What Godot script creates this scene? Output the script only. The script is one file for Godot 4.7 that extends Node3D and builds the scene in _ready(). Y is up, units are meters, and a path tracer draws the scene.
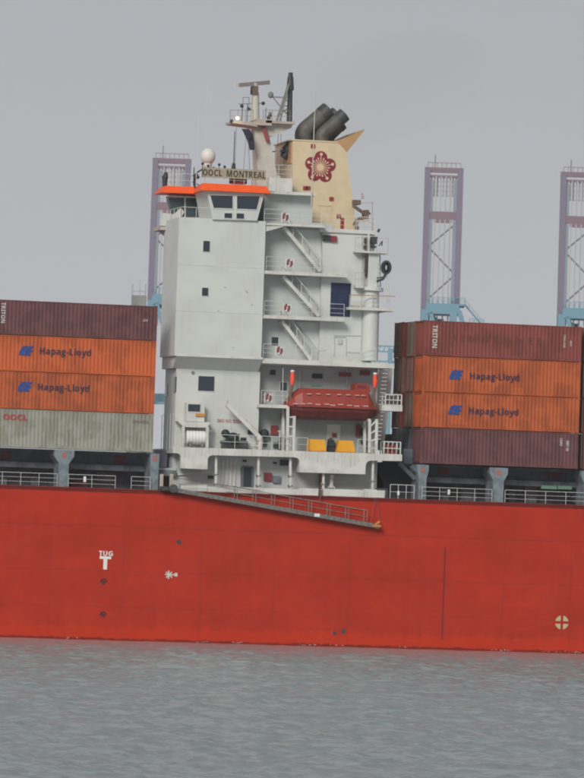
extends Node3D
# A container ship seen side-on across grey water on a hazy overcast day; y is up, metres, hull side in the plane z = 0, bow towards -x.

var taken := {}
var M := {}
var ship: Node3D

# ------------------------------------------------------------------ naming helpers
func numbered(called: String) -> String:
	var n: int = taken.get(called, 0)
	taken[called] = n + 1
	return called if n == 0 else "%s_%03d" % [called, n]

func tag(o: Node, label: String, category: String, group := "") -> void:
	o.set_meta("label", label)
	o.set_meta("category", category)
	if group != "":
		o.set_meta("group", group)

func thing(called: String, label: String, category: String, at := Vector3.ZERO, group := "") -> Node3D:
	var o := Node3D.new()
	o.name = numbered(called)
	o.position = at
	add_child(o)
	tag(o, label, category, group)
	return o

func obj(called: String, st: SurfaceTool, m: Material, parent: Node) -> MeshInstance3D:
	st.generate_normals()
	var o := MeshInstance3D.new()
	o.mesh = st.commit()
	o.material_override = m
	o.name = called
	o.cast_shadow = GeometryInstance3D.SHADOW_CASTING_SETTING_ON
	parent.add_child(o, true)
	return o

func pieces(called: String, st: SurfaceTool, m: Material, parent: Node) -> void:   # one mesh for each separate piece collected in st
	var v: PackedVector3Array = st.commit_to_arrays()[Mesh.ARRAY_VERTEX]
	var seen := {}
	var up := []
	for i in v.size():
		up.append(i)
	var root := func(i: int) -> int:
		while up[i] != i:
			up[i] = up[up[i]]
			i = up[i]
		return i
	for i in v.size():
		var key := Vector3i((v[i] * 2000.0).round())
		if seen.has(key):
			up[root.call(i)] = root.call(seen[key])
		else:
			seen[key] = i
	for i in range(0, v.size(), 3):
		up[root.call(i + 1)] = root.call(i)
		up[root.call(i + 2)] = root.call(i)
	var by := {}
	for i in range(0, v.size(), 3):
		var r: int = root.call(i)
		if not by.has(r):
			by[r] = sb()
		for k in 3:
			by[r].add_vertex(v[i + k])
	for r in by:
		obj(called, by[r], m, parent)

# ------------------------------------------------------------------ shape helpers
func sb() -> SurfaceTool:
	var st := SurfaceTool.new()
	st.begin(Mesh.PRIMITIVE_TRIANGLES)
	st.set_smooth_group(-1)
	return st

func tri(st: SurfaceTool, a: Vector3, b: Vector3, c: Vector3) -> void:   # clockwise seen from outside
	st.add_vertex(a)
	st.add_vertex(b)
	st.add_vertex(c)

func quad(st: SurfaceTool, a: Vector3, b: Vector3, c: Vector3, d: Vector3) -> void:
	tri(st, a, b, c)
	tri(st, a, c, d)

func hexa(st: SurfaceTool, p: Array) -> void:   # p[0..3] bottom ring counter-clockwise from above, p[4..7] top ring
	quad(st, p[4], p[7], p[6], p[5])
	quad(st, p[0], p[1], p[2], p[3])
	for i in 4:
		var j := (i + 1) % 4
		quad(st, p[i], p[4 + i], p[4 + j], p[j])

func bx(st: SurfaceTool, x0: float, y0: float, x1: float, y1: float, z0: float, z1: float) -> void:
	hexa(st, [Vector3(x0, y0, z1), Vector3(x1, y0, z1), Vector3(x1, y0, z0), Vector3(x0, y0, z0),
		Vector3(x0, y1, z1), Vector3(x1, y1, z1), Vector3(x1, y1, z0), Vector3(x0, y1, z0)])

func bar(st: SurfaceTool, a: Vector3, b: Vector3, w: float, h := 0.0) -> void:   # straight bar of section w x h
	if h == 0.0:
		h = w
	var d := (b - a).normalized()
	var s := d.cross(Vector3.UP)
	if s.length() < 0.01:
		s = Vector3.RIGHT
	s = s.normalized()
	var t := s.cross(d).normalized()
	s *= w / 2
	t *= h / 2
	hexa(st, [a - s - t, a + s - t, b + s - t, b - s - t, a - s + t, a + s + t, b + s + t, b - s + t])

func tube(st: SurfaceTool, pts: Array, r: Array, n := 8, caps := true) -> void:   # round tube through pts with a radius at each
	var rings := []
	var s := Vector3.ZERO
	for i in pts.size():
		var d: Vector3 = (pts[min(i + 1, pts.size() - 1)] - pts[max(i - 1, 0)]).normalized()
		if i == 0:
			s = d.cross(Vector3.UP if abs(d.y) < 0.95 else Vector3.RIGHT).normalized()
		else:
			s = (s - d * s.dot(d)).normalized()
		var t := s.cross(d)
		var ring := []
		for k in n:
			var a := TAU * k / n
			ring.append(pts[i] + (s * cos(a) + t * sin(a)) * float(r[min(i, r.size() - 1)]))
		rings.append(ring)
	st.set_smooth_group(1)
	for i in pts.size() - 1:
		for k in n:
			var j := (k + 1) % n
			quad(st, rings[i][k], rings[i][j], rings[i + 1][j], rings[i + 1][k])
	st.set_smooth_group(-1)
	if caps:
		for k in n:
			var j := (k + 1) % n
			tri(st, pts[0], rings[0][j], rings[0][k])
			tri(st, pts[-1], rings[-1][k], rings[-1][j])

func ball(st: SurfaceTool, c: Vector3, r: float, sy := 1.0, n := 16) -> void:
	st.set_smooth_group(1)
	for i in n / 2:
		for k in n:
			var q := []
			for e in [[i, k], [i, k + 1], [i + 1, k + 1], [i + 1, k]]:
				var a: float = PI * e[0] / (n / 2.0)
				var b: float = TAU * e[1] / n
				q.append(c + Vector3(sin(a) * cos(b), cos(a) * sy, sin(a) * sin(b)) * r)
			quad(st, q[0], q[1], q[2], q[3])
	st.set_smooth_group(-1)

func face_prism(st: SurfaceTool, poly: Array, z0: float, z1: float) -> void:   # polygon in x,y pushed from z0 back to z1 front
	var p := PackedVector2Array(poly)
	if Geometry2D.is_polygon_clockwise(p):
		p.reverse()
	var idx := Geometry2D.triangulate_polygon(p)
	for i in range(0, idx.size(), 3):
		var a := p[idx[i]]
		var b := p[idx[i + 1]]
		var c := p[idx[i + 2]]
		if (b - a).cross(c - a) > 0:
			var s := b
			b = c
			c = s
		tri(st, Vector3(a.x, a.y, z1), Vector3(b.x, b.y, z1), Vector3(c.x, c.y, z1))
		tri(st, Vector3(a.x, a.y, z0), Vector3(c.x, c.y, z0), Vector3(b.x, b.y, z0))
	for i in p.size():
		var a := p[i]
		var b := p[(i + 1) % p.size()]
		quad(st, Vector3(a.x, a.y, z0), Vector3(a.x, a.y, z1), Vector3(b.x, b.y, z1), Vector3(b.x, b.y, z0))

func plan_prism(st: SurfaceTool, low: Array, high: Array, y0: float, y1: float) -> void:   # polygons in x,z (same count) joined from y0 up to y1
	var p := PackedVector2Array(low)
	var q := PackedVector2Array(high)
	var idx := Geometry2D.triangulate_polygon(p)
	for i in range(0, idx.size(), 3):
		var a := idx[i]
		var b := idx[i + 1]
		var c := idx[i + 2]
		if (p[b] - p[a]).cross(p[c] - p[a]) < 0:
			var s := b
			b = c
			c = s
		tri(st, Vector3(q[a].x, y1, q[a].y), Vector3(q[b].x, y1, q[b].y), Vector3(q[c].x, y1, q[c].y))
		tri(st, Vector3(p[a].x, y0, p[a].y), Vector3(p[c].x, y0, p[c].y), Vector3(p[b].x, y0, p[b].y))
	var cw := Geometry2D.is_polygon_clockwise(p)
	for i in p.size():
		var j := (i + 1) % p.size()
		var a := Vector3(p[i].x, y0, p[i].y)
		var b := Vector3(p[j].x, y0, p[j].y)
		var c := Vector3(q[j].x, y1, q[j].y)
		var d := Vector3(q[i].x, y1, q[i].y)
		if cw:
			quad(st, a, d, c, b)
		else:
			quad(st, a, b, c, d)

func rails(st: SurfaceTool, pts: Array, h := 1.05, rows := 3, gap := 1.5, w := 0.032) -> void:   # guard rail along deck points
	for i in pts.size() - 1:
		var a: Vector3 = pts[i]
		var b: Vector3 = pts[i + 1]
		for k in rows:
			var up := Vector3.UP * h * (k + 1) / rows
			bar(st, a + up, b + up, w if k == rows - 1 else w * 0.7)
		var n: int = max(1, int(round(a.distance_to(b) / gap)))
		for k in n + 1:
			var p := a.lerp(b, float(k) / n)
			bar(st, p, p + Vector3.UP * h, w)

func steps(st: SurfaceTool, a: Vector3, b: Vector3, width: Vector3, n: int) -> void:   # an inclined stair from a down to b, width across
	for s in [0.0, 1.0]:
		var o: Vector3 = width * s
		bar(st, a + o, b + o, 0.06, 0.26)
		bar(st, a + o + Vector3.UP * 0.95, b + o + Vector3.UP * 0.95, 0.045)
		for k in 5:
			var p: Vector3 = (a + o).lerp(b + o, k / 4.0)
			bar(st, p, p + Vector3.UP * 0.95, 0.04)
	for k in n:
		var p := a.lerp(b, (k + 0.5) / n) + width / 2
		var hw := width.abs() / 2
		if hw.z > hw.x:
			bx(st, p.x - 0.12, p.y - 0.015, p.x + 0.12, p.y + 0.015, p.z - hw.z, p.z + hw.z)
		else:
			bx(st, p.x - hw.x, p.y - 0.015, p.x + hw.x, p.y + 0.015, p.z - 0.12, p.z + 0.12)

func letters(called: String, text: String, cap: float, at: Vector3, m: Material, parent: Node, wide := 1.0, turn := 0.0, bold := true, serif := false) -> MeshInstance3D:
	var f := SystemFont.new()
	f.font_names = PackedStringArray(["Droid Serif" if serif else "Droid Sans"])
	f.font_weight = 700 if bold else 400
	var t := TextMesh.new()
	t.text = text
	t.font = f
	t.font_size = 48
	t.pixel_size = cap / (48 * 0.714)
	t.depth = 0.02
	t.curve_step = 2.0
	t.horizontal_alignment = HORIZONTAL_ALIGNMENT_CENTER
	t.vertical_alignment = VERTICAL_ALIGNMENT_CENTER
	t.material = m
	var o := MeshInstance3D.new()
	o.mesh = t
	o.name = called
	o.position = at
	o.rotation.z = turn
	o.scale = Vector3(wide, 1, 1)
	parent.add_child(o, true)
	return o

# ------------------------------------------------------------------ materials
func lin(r: float, g: float, b: float) -> Color:
	return Color(r, g, b).linear_to_srgb()

func wear(seed_: int, stretch: Vector2, low: float, rust: float, rust_color := Color(0.62, 0.42, 0.3)) -> ImageTexture:
	# a light-to-dark blotch pattern times rust or grime runs; multiplies the paint
	var n := FastNoiseLite.new()
	n.seed = seed_
	n.frequency = 0.012
	n.fractal_octaves = 5
	var a := n.get_seamless_image(256, 256)
	n.seed = seed_ + 7
	n.frequency = 0.03
	var b := n.get_seamless_image(256, 256)
	var im := Image.create(256, 256, true, Image.FORMAT_RGB8)
	for y in 256:
		for x in 256:
			var v := a.get_pixel(x, y).r
			var run := b.get_pixel(int(x * stretch.x) % 256, int(y * stretch.y) % 256).r
			var c := Color.WHITE.lerp(Color(low, low, low), smoothstep(0.3, 0.75, v))
			c = c.lerp(c * rust_color, rust * smoothstep(0.56, 0.78, run) * smoothstep(0.35, 0.65, v))
			im.set_pixel(x, y, c)
	im.generate_mipmaps()
	return ImageTexture.create_from_image(im)

func paint(c: Color, rough := 0.55, tex: Texture2D = null, scale_ := 0.12, metal := 0.0) -> StandardMaterial3D:
	var m := StandardMaterial3D.new()
	m.albedo_color = c
	m.roughness = rough
	m.metallic = metal
	if tex != null:
		m.albedo_texture = tex
		m.uv1_triplanar = true
		m.uv1_world_triplanar = true
		m.uv1_scale = Vector3.ONE * scale_
	return m

func hull_texture() -> ImageTexture:
	# faded and repainted patches, plate rows and grime in the red paint: 44 m x 11 m
	var im := Image.create(1760, 440, true, Image.FORMAT_RGB8)
	var n := FastNoiseLite.new()
	n.seed = 4
	n.frequency = 0.004
	n.fractal_octaves = 5
	var f := FastNoiseLite.new()
	f.seed = 11
	f.frequency = 0.03
	f.fractal_octaves = 4
	for y in 440:
		for x in 1760:
			var v := n.get_noise_2d(x, y * 1.6)
			var s := f.get_noise_2d(x, y * 0.16)
			var g := f.get_noise_2d(x * 0.25 + 900, y)
			var k := 1.0 + v * 0.075 + s * 0.03 + g * 0.035
			var c := Color(k, k, k)
			var pale := smoothstep(0.12, 0.5, n.get_noise_2d(x + 3000, y * 1.2)) * 0.35
			c = c.lerp(Color(0.99, 1.12, 1.2), pale)
			# the boot line: scraped, a little paler and more orange above the water
			var low := smoothstep(372.0, 388.0, y + s * 14.0)
			c = c.lerp(Color(1.12, 1.12, 0.8), low * 0.6)
			var wet := smoothstep(410.0, 415.0, y + s * 4.0 + v * 3.0)
			c = c.lerp(Color(c.r * 0.68, c.g * 0.7, c.b * 0.8), wet)
			# scuffs
			var sc := smoothstep(0.40, 0.52, f.get_noise_2d(x * 0.5 + 5000, y * 2.2)) * smoothstep(250.0, 380.0, y) * (1.0 - wet)
			c = c.lerp(Color(1.0, 2.2, 2.6), sc * 0.22)
			im.set_pixel(x, y, Color(c.r * 0.70, c.g * 0.20, c.b * 0.13))
	im.generate_mipmaps()
	return ImageTexture.create_from_image(im)

func make_materials() -> void:
	var w1 := wear(1, Vector2(3, 0.25), 0.975, 0.03)
	var w2 := wear(2, Vector2(4, 0.2), 0.95, 0.12)
	var w3 := wear(3, Vector2(5, 0.2), 0.88, 0.22, Color(0.6, 0.5, 0.45))
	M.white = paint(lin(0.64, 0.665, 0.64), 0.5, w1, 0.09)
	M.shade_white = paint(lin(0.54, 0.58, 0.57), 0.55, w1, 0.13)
	M.trim = paint(lin(0.68, 0.69, 0.655), 0.5, w2, 0.2)
	M.rail = paint(lin(0.62, 0.64, 0.62), 0.5)
	M.rusty_rail = paint(lin(0.42, 0.24, 0.16), 0.7)
	M.orange_roof = paint(lin(0.95, 0.115, 0.014), 0.5, w1, 0.3)
	M.beige = paint(lin(0.72, 0.59, 0.395), 0.55, w1, 0.22)
	M.board = paint(lin(0.42, 0.36, 0.26), 0.6, w2, 0.5)
	M.ink = paint(lin(0.05, 0.045, 0.03), 0.6)
	M.plum = paint(lin(0.24, 0.018, 0.035), 0.5)
	M.soot = paint(lin(0.055, 0.06, 0.065), 0.5, w3, 0.4)
	M.pipe = paint(lin(0.125, 0.12, 0.108), 0.6, w3, 0.35, 0.15)
	M.dark = paint(lin(0.03, 0.035, 0.045), 0.6)
	M.dark_blue = paint(lin(0.016, 0.03, 0.09), 0.5, w3, 0.3)
	M.black_green = paint(lin(0.018, 0.032, 0.034), 0.6, w3, 0.6)
	M.brown_dark = paint(lin(0.17, 0.12, 0.09), 0.7, w2, 0.3)
	M.dirty_buff = paint(lin(0.50, 0.44, 0.38), 0.65, w2, 0.3)
	M.glass = paint(lin(0.02, 0.032, 0.05), 0.08)
	M.glass.metallic_specular = 0.6
	M.blue_grey = paint(lin(0.17, 0.205, 0.235), 0.6, w3, 0.2)
	M.blue_grey_dark = paint(lin(0.105, 0.13, 0.16), 0.6, w3, 0.2)
	M.deck_red = paint(lin(0.30, 0.04, 0.03), 0.6, w2, 0.3)
	M.fire_red = paint(lin(0.25, 0.035, 0.045), 0.5)
	M.yellow = paint(lin(0.80, 0.38, 0.015), 0.5, w1, 0.5)
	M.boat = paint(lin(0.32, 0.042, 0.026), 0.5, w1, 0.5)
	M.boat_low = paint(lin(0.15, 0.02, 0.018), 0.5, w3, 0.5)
	M.bright_orange = paint(lin(0.95, 0.10, 0.045), 0.5)
	M.pure_white = paint(lin(0.8, 0.8, 0.78), 0.5)
	M.steel_rope = paint(lin(0.10, 0.10, 0.10), 0.5)
	M.grey_metal = paint(lin(0.26, 0.25, 0.225), 0.6, w3, 0.7)
	M.ladder_grey = paint(lin(0.20, 0.19, 0.175), 0.65, w3, 0.8)
	M.mauve = paint(lin(0.19, 0.165, 0.235), 0.6)
	# containers
	M.c_orange = paint(lin(0.58, 0.115, 0.026), 0.55, w3, 0.10)
	M.c_orange_b = paint(lin(0.50, 0.105, 0.026), 0.55, w3, 0.13)
	M.c_brown = paint(lin(0.150, 0.055, 0.056), 0.6, w3, 0.15)
	M.c_red_brown = paint(lin(0.25, 0.056, 0.044), 0.6, w3, 0.12)
	M.c_grey = paint(lin(0.33, 0.335, 0.29), 0.6, wear(5, Vector2(4, 0.1), 0.92, 0.55, Color(0.8, 0.66, 0.5)), 0.2)
	M.c_tan = paint(lin(0.24, 0.12, 0.085), 0.6, w3, 0.13)
	M.logo_blue = paint(lin(0.02, 0.07, 0.27), 0.5)
	M.logo_ink = paint(lin(0.03, 0.025, 0.06), 0.5)
	M.logo_red = paint(lin(0.45, 0.035, 0.04), 0.5)
	M.logo_white = paint(lin(0.62, 0.6, 0.56), 0.6)
	M.logo_faint = paint(lin(0.2, 0.2, 0.19), 0.6)
	M.logo_dim = paint(lin(0.155, 0.048, 0.042), 0.6)
	M.crane_red = paint(lin(0.24, 0.165, 0.195), 0.6)
	M.crane_grey = paint(lin(0.42, 0.40, 0.42), 0.6)
	M.crane_blue = paint(lin(0.17, 0.33, 0.42), 0.6)
	M.concrete = paint(lin(0.3, 0.3, 0.29), 0.8, w3, 0.05)
	var h := StandardMaterial3D.new()
	h.albedo_texture = hull_texture()
	h.albedo_color = Color(1, 1, 1)
	h.roughness = 0.6
	h.metallic_specular = 0.25
	var ribs := Image.create(880, 232, false, Image.FORMAT_RGB8)
	var rn := FastNoiseLite.new()
	rn.seed = 31
	rn.frequency = 0.02
	for y in 232:
		for x in 880:
			# plating slightly sunk between the frames, unevenly
			var k := 0.5 + 0.16 * cos(x * TAU / 20.0) * (0.6 + rn.get_noise_2d(x, y)) + 0.25 * rn.get_noise_2d(x * 0.6 + 700, y * 0.8)
			ribs.set_pixel(x, y, Color(k, k, k))
	ribs.bump_map_to_normal_map(1.6)
	h.normal_enabled = true
	h.normal_texture = ImageTexture.create_from_image(ribs)
	h.normal_scale = 0.3
	M.hull = h

# ------------------------------------------------------------------ the water
func build_water() -> void:
	var n := FastNoiseLite.new()
	n.seed = 21
	n.frequency = 1.0
	n.fractal_octaves = 1
	var big := FastNoiseLite.new()
	big.seed = 5
	big.frequency = 1.0
	big.fractal_octaves = 2
	var st := SurfaceTool.new()
	st.begin(Mesh.PRIMITIVE_TRIANGLES)
	st.set_smooth_group(0)
	var rows := 560
	var cols := 300
	# the choppy patch between the ship and the photographer
	for j in rows + 1:
		var z := -3.0 + 222.0 * j / rows
		for i in cols + 1:
			var x := -75.0 + 115.0 * i / cols
			var edge := smoothstep(0.0, 12.0, min(x + 75.0, 40.0 - x)) * smoothstep(0.0, 12.0, 219.0 - z)
			var y := big.get_noise_2d(x * 0.10 + z * 0.02, z * 0.16) * 0.15
			var r := n.get_noise_2d(x * 0.42, z * 0.55 + 60.0)
			var lee: float = lerp(0.22, 1.25, smoothstep(0.0, 28.0, z))
			y += (1.0 - abs(r) * 2.0) * 0.085 + n.get_noise_2d(x * 0.95 + 90.0, z * 1.1) * 0.07
			st.set_uv(Vector2(x, z) / 16.0)
			st.add_vertex(Vector3(x, y * edge * lee, z))
	for j in rows:
		for i in cols:
			var a := j * (cols + 1) + i
			for k in [a, a + 1, a + cols + 2, a, a + cols + 2, a + cols + 1]:
				st.add_index(k)
	# the rest of the river around it
	var base := (rows + 1) * (cols + 1)
	for r in [[-1400, -1150, 1400, -3], [-1400, 219, 1400, 700], [-1400, -3, -75, 219], [40, -3, 1400, 219]]:
		for p in [Vector3(r[0], 0, r[1]), Vector3(r[2], 0, r[1]), Vector3(r[2], 0, r[3]), Vector3(r[0], 0, r[3])]:
			st.set_uv(Vector2(p.x, p.z) / 16.0)
			st.add_vertex(p)
		for k in [0, 1, 2, 0, 2, 3]:
			st.add_index(base + k)
		base += 4
	st.generate_normals()
	st.generate_tangents()
	var f := FastNoiseLite.new()
	f.seed = 8
	f.frequency = 0.022
	f.fractal_octaves = 4
	f.fractal_gain = 0.55
	var im := f.get_seamless_image(512, 512)
	im.bump_map_to_normal_map(3.0)
	im.generate_mipmaps()
	var m := StandardMaterial3D.new()
	m.albedo_color = lin(0.30, 0.34, 0.345)
	m.roughness = 0.24
	m.metallic_specular = 0.95
	m.normal_enabled = true
	m.normal_texture = ImageTexture.create_from_image(im)
	m.normal_scale = 0.5
	var o := obj("water", st, m, self)
	o.set_meta("kind", "structure")
	o.set_meta("label", "grey choppy river water in front of the red hull")
	o.set_meta("category", "water")

func build_foam() -> void:
	# broken white water where ripples slap the hull
	var rng := RandomNumberGenerator.new()
	rng.seed = 12
	var st := sb()
	for c in [1.63, 2.16, 3.52, -16.22, -6.56, 16.36, 16.74, 20.22, 21.77, 22.31, 8.85, -3.56]:
		for k in 6:
			var p := Vector3(c + rng.randfn(0.0, 0.35), 0.08 + rng.randf() * 0.10, 0.25 + rng.randf() * 0.9)
			ball(st, p, rng.randf_range(0.03, 0.075), 0.35, 6)
	var o := obj("foam", st, M.foam, self)
	o.set_meta("kind", "stuff")
	tag(o, "small white foam flecks along the waterline of the red hull", "foam")

# ------------------------------------------------------------------ containers
func corrugated(st: SurfaceTool, o: Vector3, u: Vector3, v: Vector3, n: Vector3, length: float, height: float, pitch: float, depth: float) -> void:
	# trapezoid folds along u, standing up along v, facing n
	var count := int(length / pitch)
	var p := length / count
	var prev := o
	for i in count:
		var x := i * p
		for e in [[x + p * 0.30, 0.0], [x + p * 0.5, -depth], [x + p * 0.8, -depth], [x + p, 0.0]]:
			var q: Vector3 = o + u * e[0] + n * e[1]
			quad(st, prev, prev + v * height, q + v * height, q)
			prev = q

func container(x0: float, y: float, z: float, h: float, m: Material, label: String, group: String, doors := false) -> Node3D:
	# 12.19 m box; the origin is the middle of its base
	var L := 12.19
	var W := 2.438
	var c := thing("shipping_container", label, "shipping container", Vector3(x0 + L / 2, y, z - W / 2), group)
	h -= 0.03
	var a := L / 2
	var b := W / 2
	var st := sb()
	for sx in [-1, 1]:
		for sz in [-1, 1]:
			var px: float = sx * (a - 0.08)
			var pz: float = sz * (b - 0.07)
			bx(st, px - 0.08, 0.0, px + 0.08, h, pz - 0.07, pz + 0.07)
	for sz in [-1, 1]:
		var pz: float = sz * (b - 0.04)
		bx(st, -a + 0.16, 0.01, a - 0.16, 0.16, pz - 0.035, pz + 0.035)
		bx(st, -a + 0.16, h - 0.09, a - 0.16, h - 0.01, pz - 0.035, pz + 0.035)
	for sx in [-1, 1]:
		var px: float = sx * (a - 0.05)
		bx(st, px - 0.045, 0.01, px + 0.045, 0.16, -b + 0.14, b - 0.14)
		bx(st, px - 0.045, h - 0.12, px + 0.045, h - 0.01, -b + 0.14, b - 0.14)
	obj("frame", st, m, c)
	st = sb()
	corrugated(st, Vector3(-a + 0.16, 0.16, b - 0.012), Vector3.RIGHT, Vector3.UP, Vector3.BACK, L - 0.32, h - 0.25, 0.278, 0.026)
	obj("side_panel", st, m, c)
	st = sb()
	corrugated(st, Vector3(a - 0.16, 0.16, -b + 0.012), Vector3.LEFT, Vector3.UP, Vector3.FORWARD, L - 0.32, h - 0.25, 0.278, 0.026)
	obj("side_panel", st, m, c)
	for sx in [-1, 1]:
		if doors and sx == -1:
			for s in [-1, 1]:
				st = sb()
				var z0: float = min(0.0, s * (b - 0.14)) + 0.012
				var z1: float = max(0.0, s * (b - 0.14)) - 0.012
				bx(st, -a + 0.02, 0.16, -a + 0.07, h - 0.12, z0, z1)
				obj("door", st, m, c)
				st = sb()
				for k in [0.3, 0.72]:
					var zz: float = lerp(z0, z1, k)
					tube(st, [Vector3(-a - 0.012, 0.1, zz), Vector3(-a - 0.012, h - 0.06, zz)], [0.022], 6)
				obj("locking_bar", st, M.grey_metal, c)
		else:
			st = sb()
			corrugated(st, Vector3(sx * (a - 0.03), 0.16, -sx * -1.0 * (b - 0.14)), Vector3(0, 0, -sx), Vector3.UP, Vector3(sx, 0, 0), W - 0.28, h - 0.28, 0.24, 0.036)
			obj("end_panel", st, m, c)
	st = sb()
	bx(st, -a + 0.1, h - 0.06, a - 0.1, h - 0.025, -b + 0.08, b - 0.08)
	bx(st, -a + 0.1, 0.05, a - 0.1, 0.09, -b + 0.08, b - 0.08)
	obj("roof", st, m, c)
	st = sb()
	for sx in [-1, 1]:
		for sz in [-1, 1]:
			for yy in [0.0, h - 0.118]:
				var px: float = sx * (a - 0.083)
				var pz: float = sz * (b - 0.075)
				bx(st, px - 0.089, yy - 0.012, px + 0.089, yy + 0.13, pz - 0.081, pz + 0.081)
	pieces("corner_casting", st, m, c)
	return c

func feather_mark(c: Node3D, at: Vector3) -> void:
	# the blue winged shipping-line mark: two leaning quills side by side
	var st := sb()
	var q := [Vector2(-0.33, -0.36), Vector2(-0.28, -0.06), Vector2(-0.17, 0.18), Vector2(0.0, 0.33), Vector2(0.34, 0.36), Vector2(0.27, 0.20), Vector2(0.10, 0.17), Vector2(0.12, 0.06), Vector2(0.28, 0.04), Vector2(0.21, -0.10), Vector2(0.02, -0.11), Vector2(0.03, -0.22), Vector2(0.16, -0.24), Vector2(0.08, -0.36)]
	for k in 2:
		var poly := []
		for p in q:
			poly.append(p + Vector2(-0.22 + 0.42 * k, 0.0))
		face_prism(st, poly, -0.01, 0.01 + 0.004 * k)
	var o := obj("logo", st, M.logo_blue, c)
	o.position = at

func build_containers() -> void:
	var W := 2.438
	var face := W / 2 + 0.012
	# ---- the stack forward of the deckhouse
	var g := "containers stacked forward of the white deckhouse"
	var ys := [13.82, 16.63, 19.36, 22.0, 24.55]
	var x := -22.4
	var c := container(x, ys[0], -0.4, ys[1] - ys[0], M.c_grey, "pale grey container with small red lettering at the bottom of the forward stack", g)
	letters("lettering", "OOCL", 0.40, Vector3(-20.48 + 16.305, 2.17, face), M.logo_red, c, 1.22)
	letters("lettering", "OOLU 8512", 0.17, Vector3(5.1, 2.2, face), M.logo_faint, c)
	c = container(x, ys[1], -0.4, ys[2] - ys[1], M.c_orange_b, "orange container directly on top of the pale grey one", g)
	feather_mark(c, Vector3(-19.83 + 16.305, 18.26 - 16.63, face))
	letters("lettering", "Hapag-Lloyd", 0.47, Vector3(-16.99 + 16.305, 18.27 - 16.63, face), M.logo_ink, c, 1.0)
	c = container(x, ys[2], -0.4, ys[3] - ys[2], M.c_orange, "brighter orange container right under the dark brown container", g)
	feather_mark(c, Vector3(-19.83 + 16.305, 20.88 - 19.36, face))
	letters("lettering", "Hapag-Lloyd", 0.47, Vector3(-16.95 + 16.305, 20.89 - 19.36, face), M.logo_ink, c, 1.0)
	c = container(x, ys[3], -0.4, ys[4] - ys[3], M.c_brown, "dark brown container topmost of the forward stack left of the deckhouse", g)
	letters("lettering", "TRITON", 0.30, Vector3(-21.64 + 16.305, 1.55, face), M.logo_white, c, 1.0, -PI / 2)
	letters("lettering", "45G1", 0.16, Vector3(5.28, 1.95, face), M.logo_dim, c)
	letters("lettering", "22.8", 0.16, Vector3(5.22, 1.45, face), M.logo_white, c, 0.8)
	# ---- the stack aft of the deckhouse
	g = "containers stacked aft of the white deckhouse"
	ys = [13.76, 16.45, 19.07, 21.75, 24.40]
	x = 9.98
	var near := []
	c = container(x, ys[0], -0.4, ys[1] - ys[0], M.c_brown, "dark maroon brown container at the bottom of the aft stack", g)
	letters("lettering", "CAXU", 0.2, Vector3(4.75, 1.95, face), M.logo_white, c, 0.8, -PI / 2)
	letters("lettering", "4981 06", 0.2, Vector3(5.25, 1.7, face), M.logo_white, c, 0.8, -PI / 2)
	near.append(c)
	c = container(x, ys[1], -0.4, ys[2] - ys[1], M.c_orange_b, "orange container resting on the maroon bottom container of the aft stack", g)
	feather_mark(c, Vector3(12.59 - 16.075, 17.81 - 16.45, face))
	letters("lettering", "Hapag-Lloyd", 0.47, Vector3(15.54 - 16.075, 17.78 - 16.45, face), M.logo_ink, c, 1.0)
	near.append(c)
	c = container(x, ys[2], -0.4, ys[3] - ys[2], M.c_orange_b, "orange container second from the top of the aft stack", g)
	feather_mark(c, Vector3(12.58 - 16.075, 20.42 - 19.07, face))
	letters("lettering", "Hapag-Lloyd", 0.47, Vector3(15.53 - 16.075, 20.36 - 19.07, face), M.logo_ink, c, 1.0)
	near.append(c)
	c = container(x, ys[3], -0.4, ys[4] - ys[3], M.c_red_brown, "reddish brown container with upright white lettering topmost of the aft stack", g)
	letters("lettering", "TRITON", 0.36, Vector3(-5.25, 1.42, face), M.logo_white, c, 0.95, -PI / 2)
	letters("lettering", "K I M M E N  N E S", 0.5, Vector3(-0.5, 1.40, face), M.logo_dim, c, 1.2)
	letters("lettering", "TCNU 4102", 0.15, Vector3(4.75, 1.5, face), M.logo_white, c, 0.9, -PI / 2)
	letters("lettering", "45G1", 0.15, Vector3(5.25, 1.35, face), M.logo_white, c, 0.9, -PI / 2)
	near.append(c)
	# ---- the next bay, cut by the edge of the photo
	for k in 4:
		container(22.56, ys[k], -0.4, ys[k + 1] - ys[k], [M.c_brown, M.c_red_brown, M.c_brown, M.c_red_brown][k],
			"container end at the right edge of the photo, %s tier of the next bay aft" % ["bottom", "second", "third", "top"][k], "containers of the next bay aft, cut off by the edge of the photo", true)
	# ---- the two rows behind it, of which the ends show
	g = "containers behind the aft stack of which only the ends show"
	var spots := ["bottom", "second", "third", "top"]
	var tones := [[M.blue_grey_dark, M.c_tan, M.c_red_brown, M.c_tan], [M.blue_grey_dark, M.c_red_brown, M.c_tan, M.c_red_brown]]
	var tone_names := [["dark blue-grey", "faded tan", "rust brown", "faded tan"], ["dark blue-grey", "rust brown", "faded tan", "rust brown"]]
	for row in 2:
		for k in 4:
			container(x - 0.32 * row - 0.05 * (k % 2), ys[k], -0.4 - 2.5 * (row + 1), ys[k + 1] - ys[k], tones[row][k],
				"%s container end showing in the %s tier, %s row behind the aft stack" % [tone_names[row][k], spots[k], ["first", "second"][row]], g, true)

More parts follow.
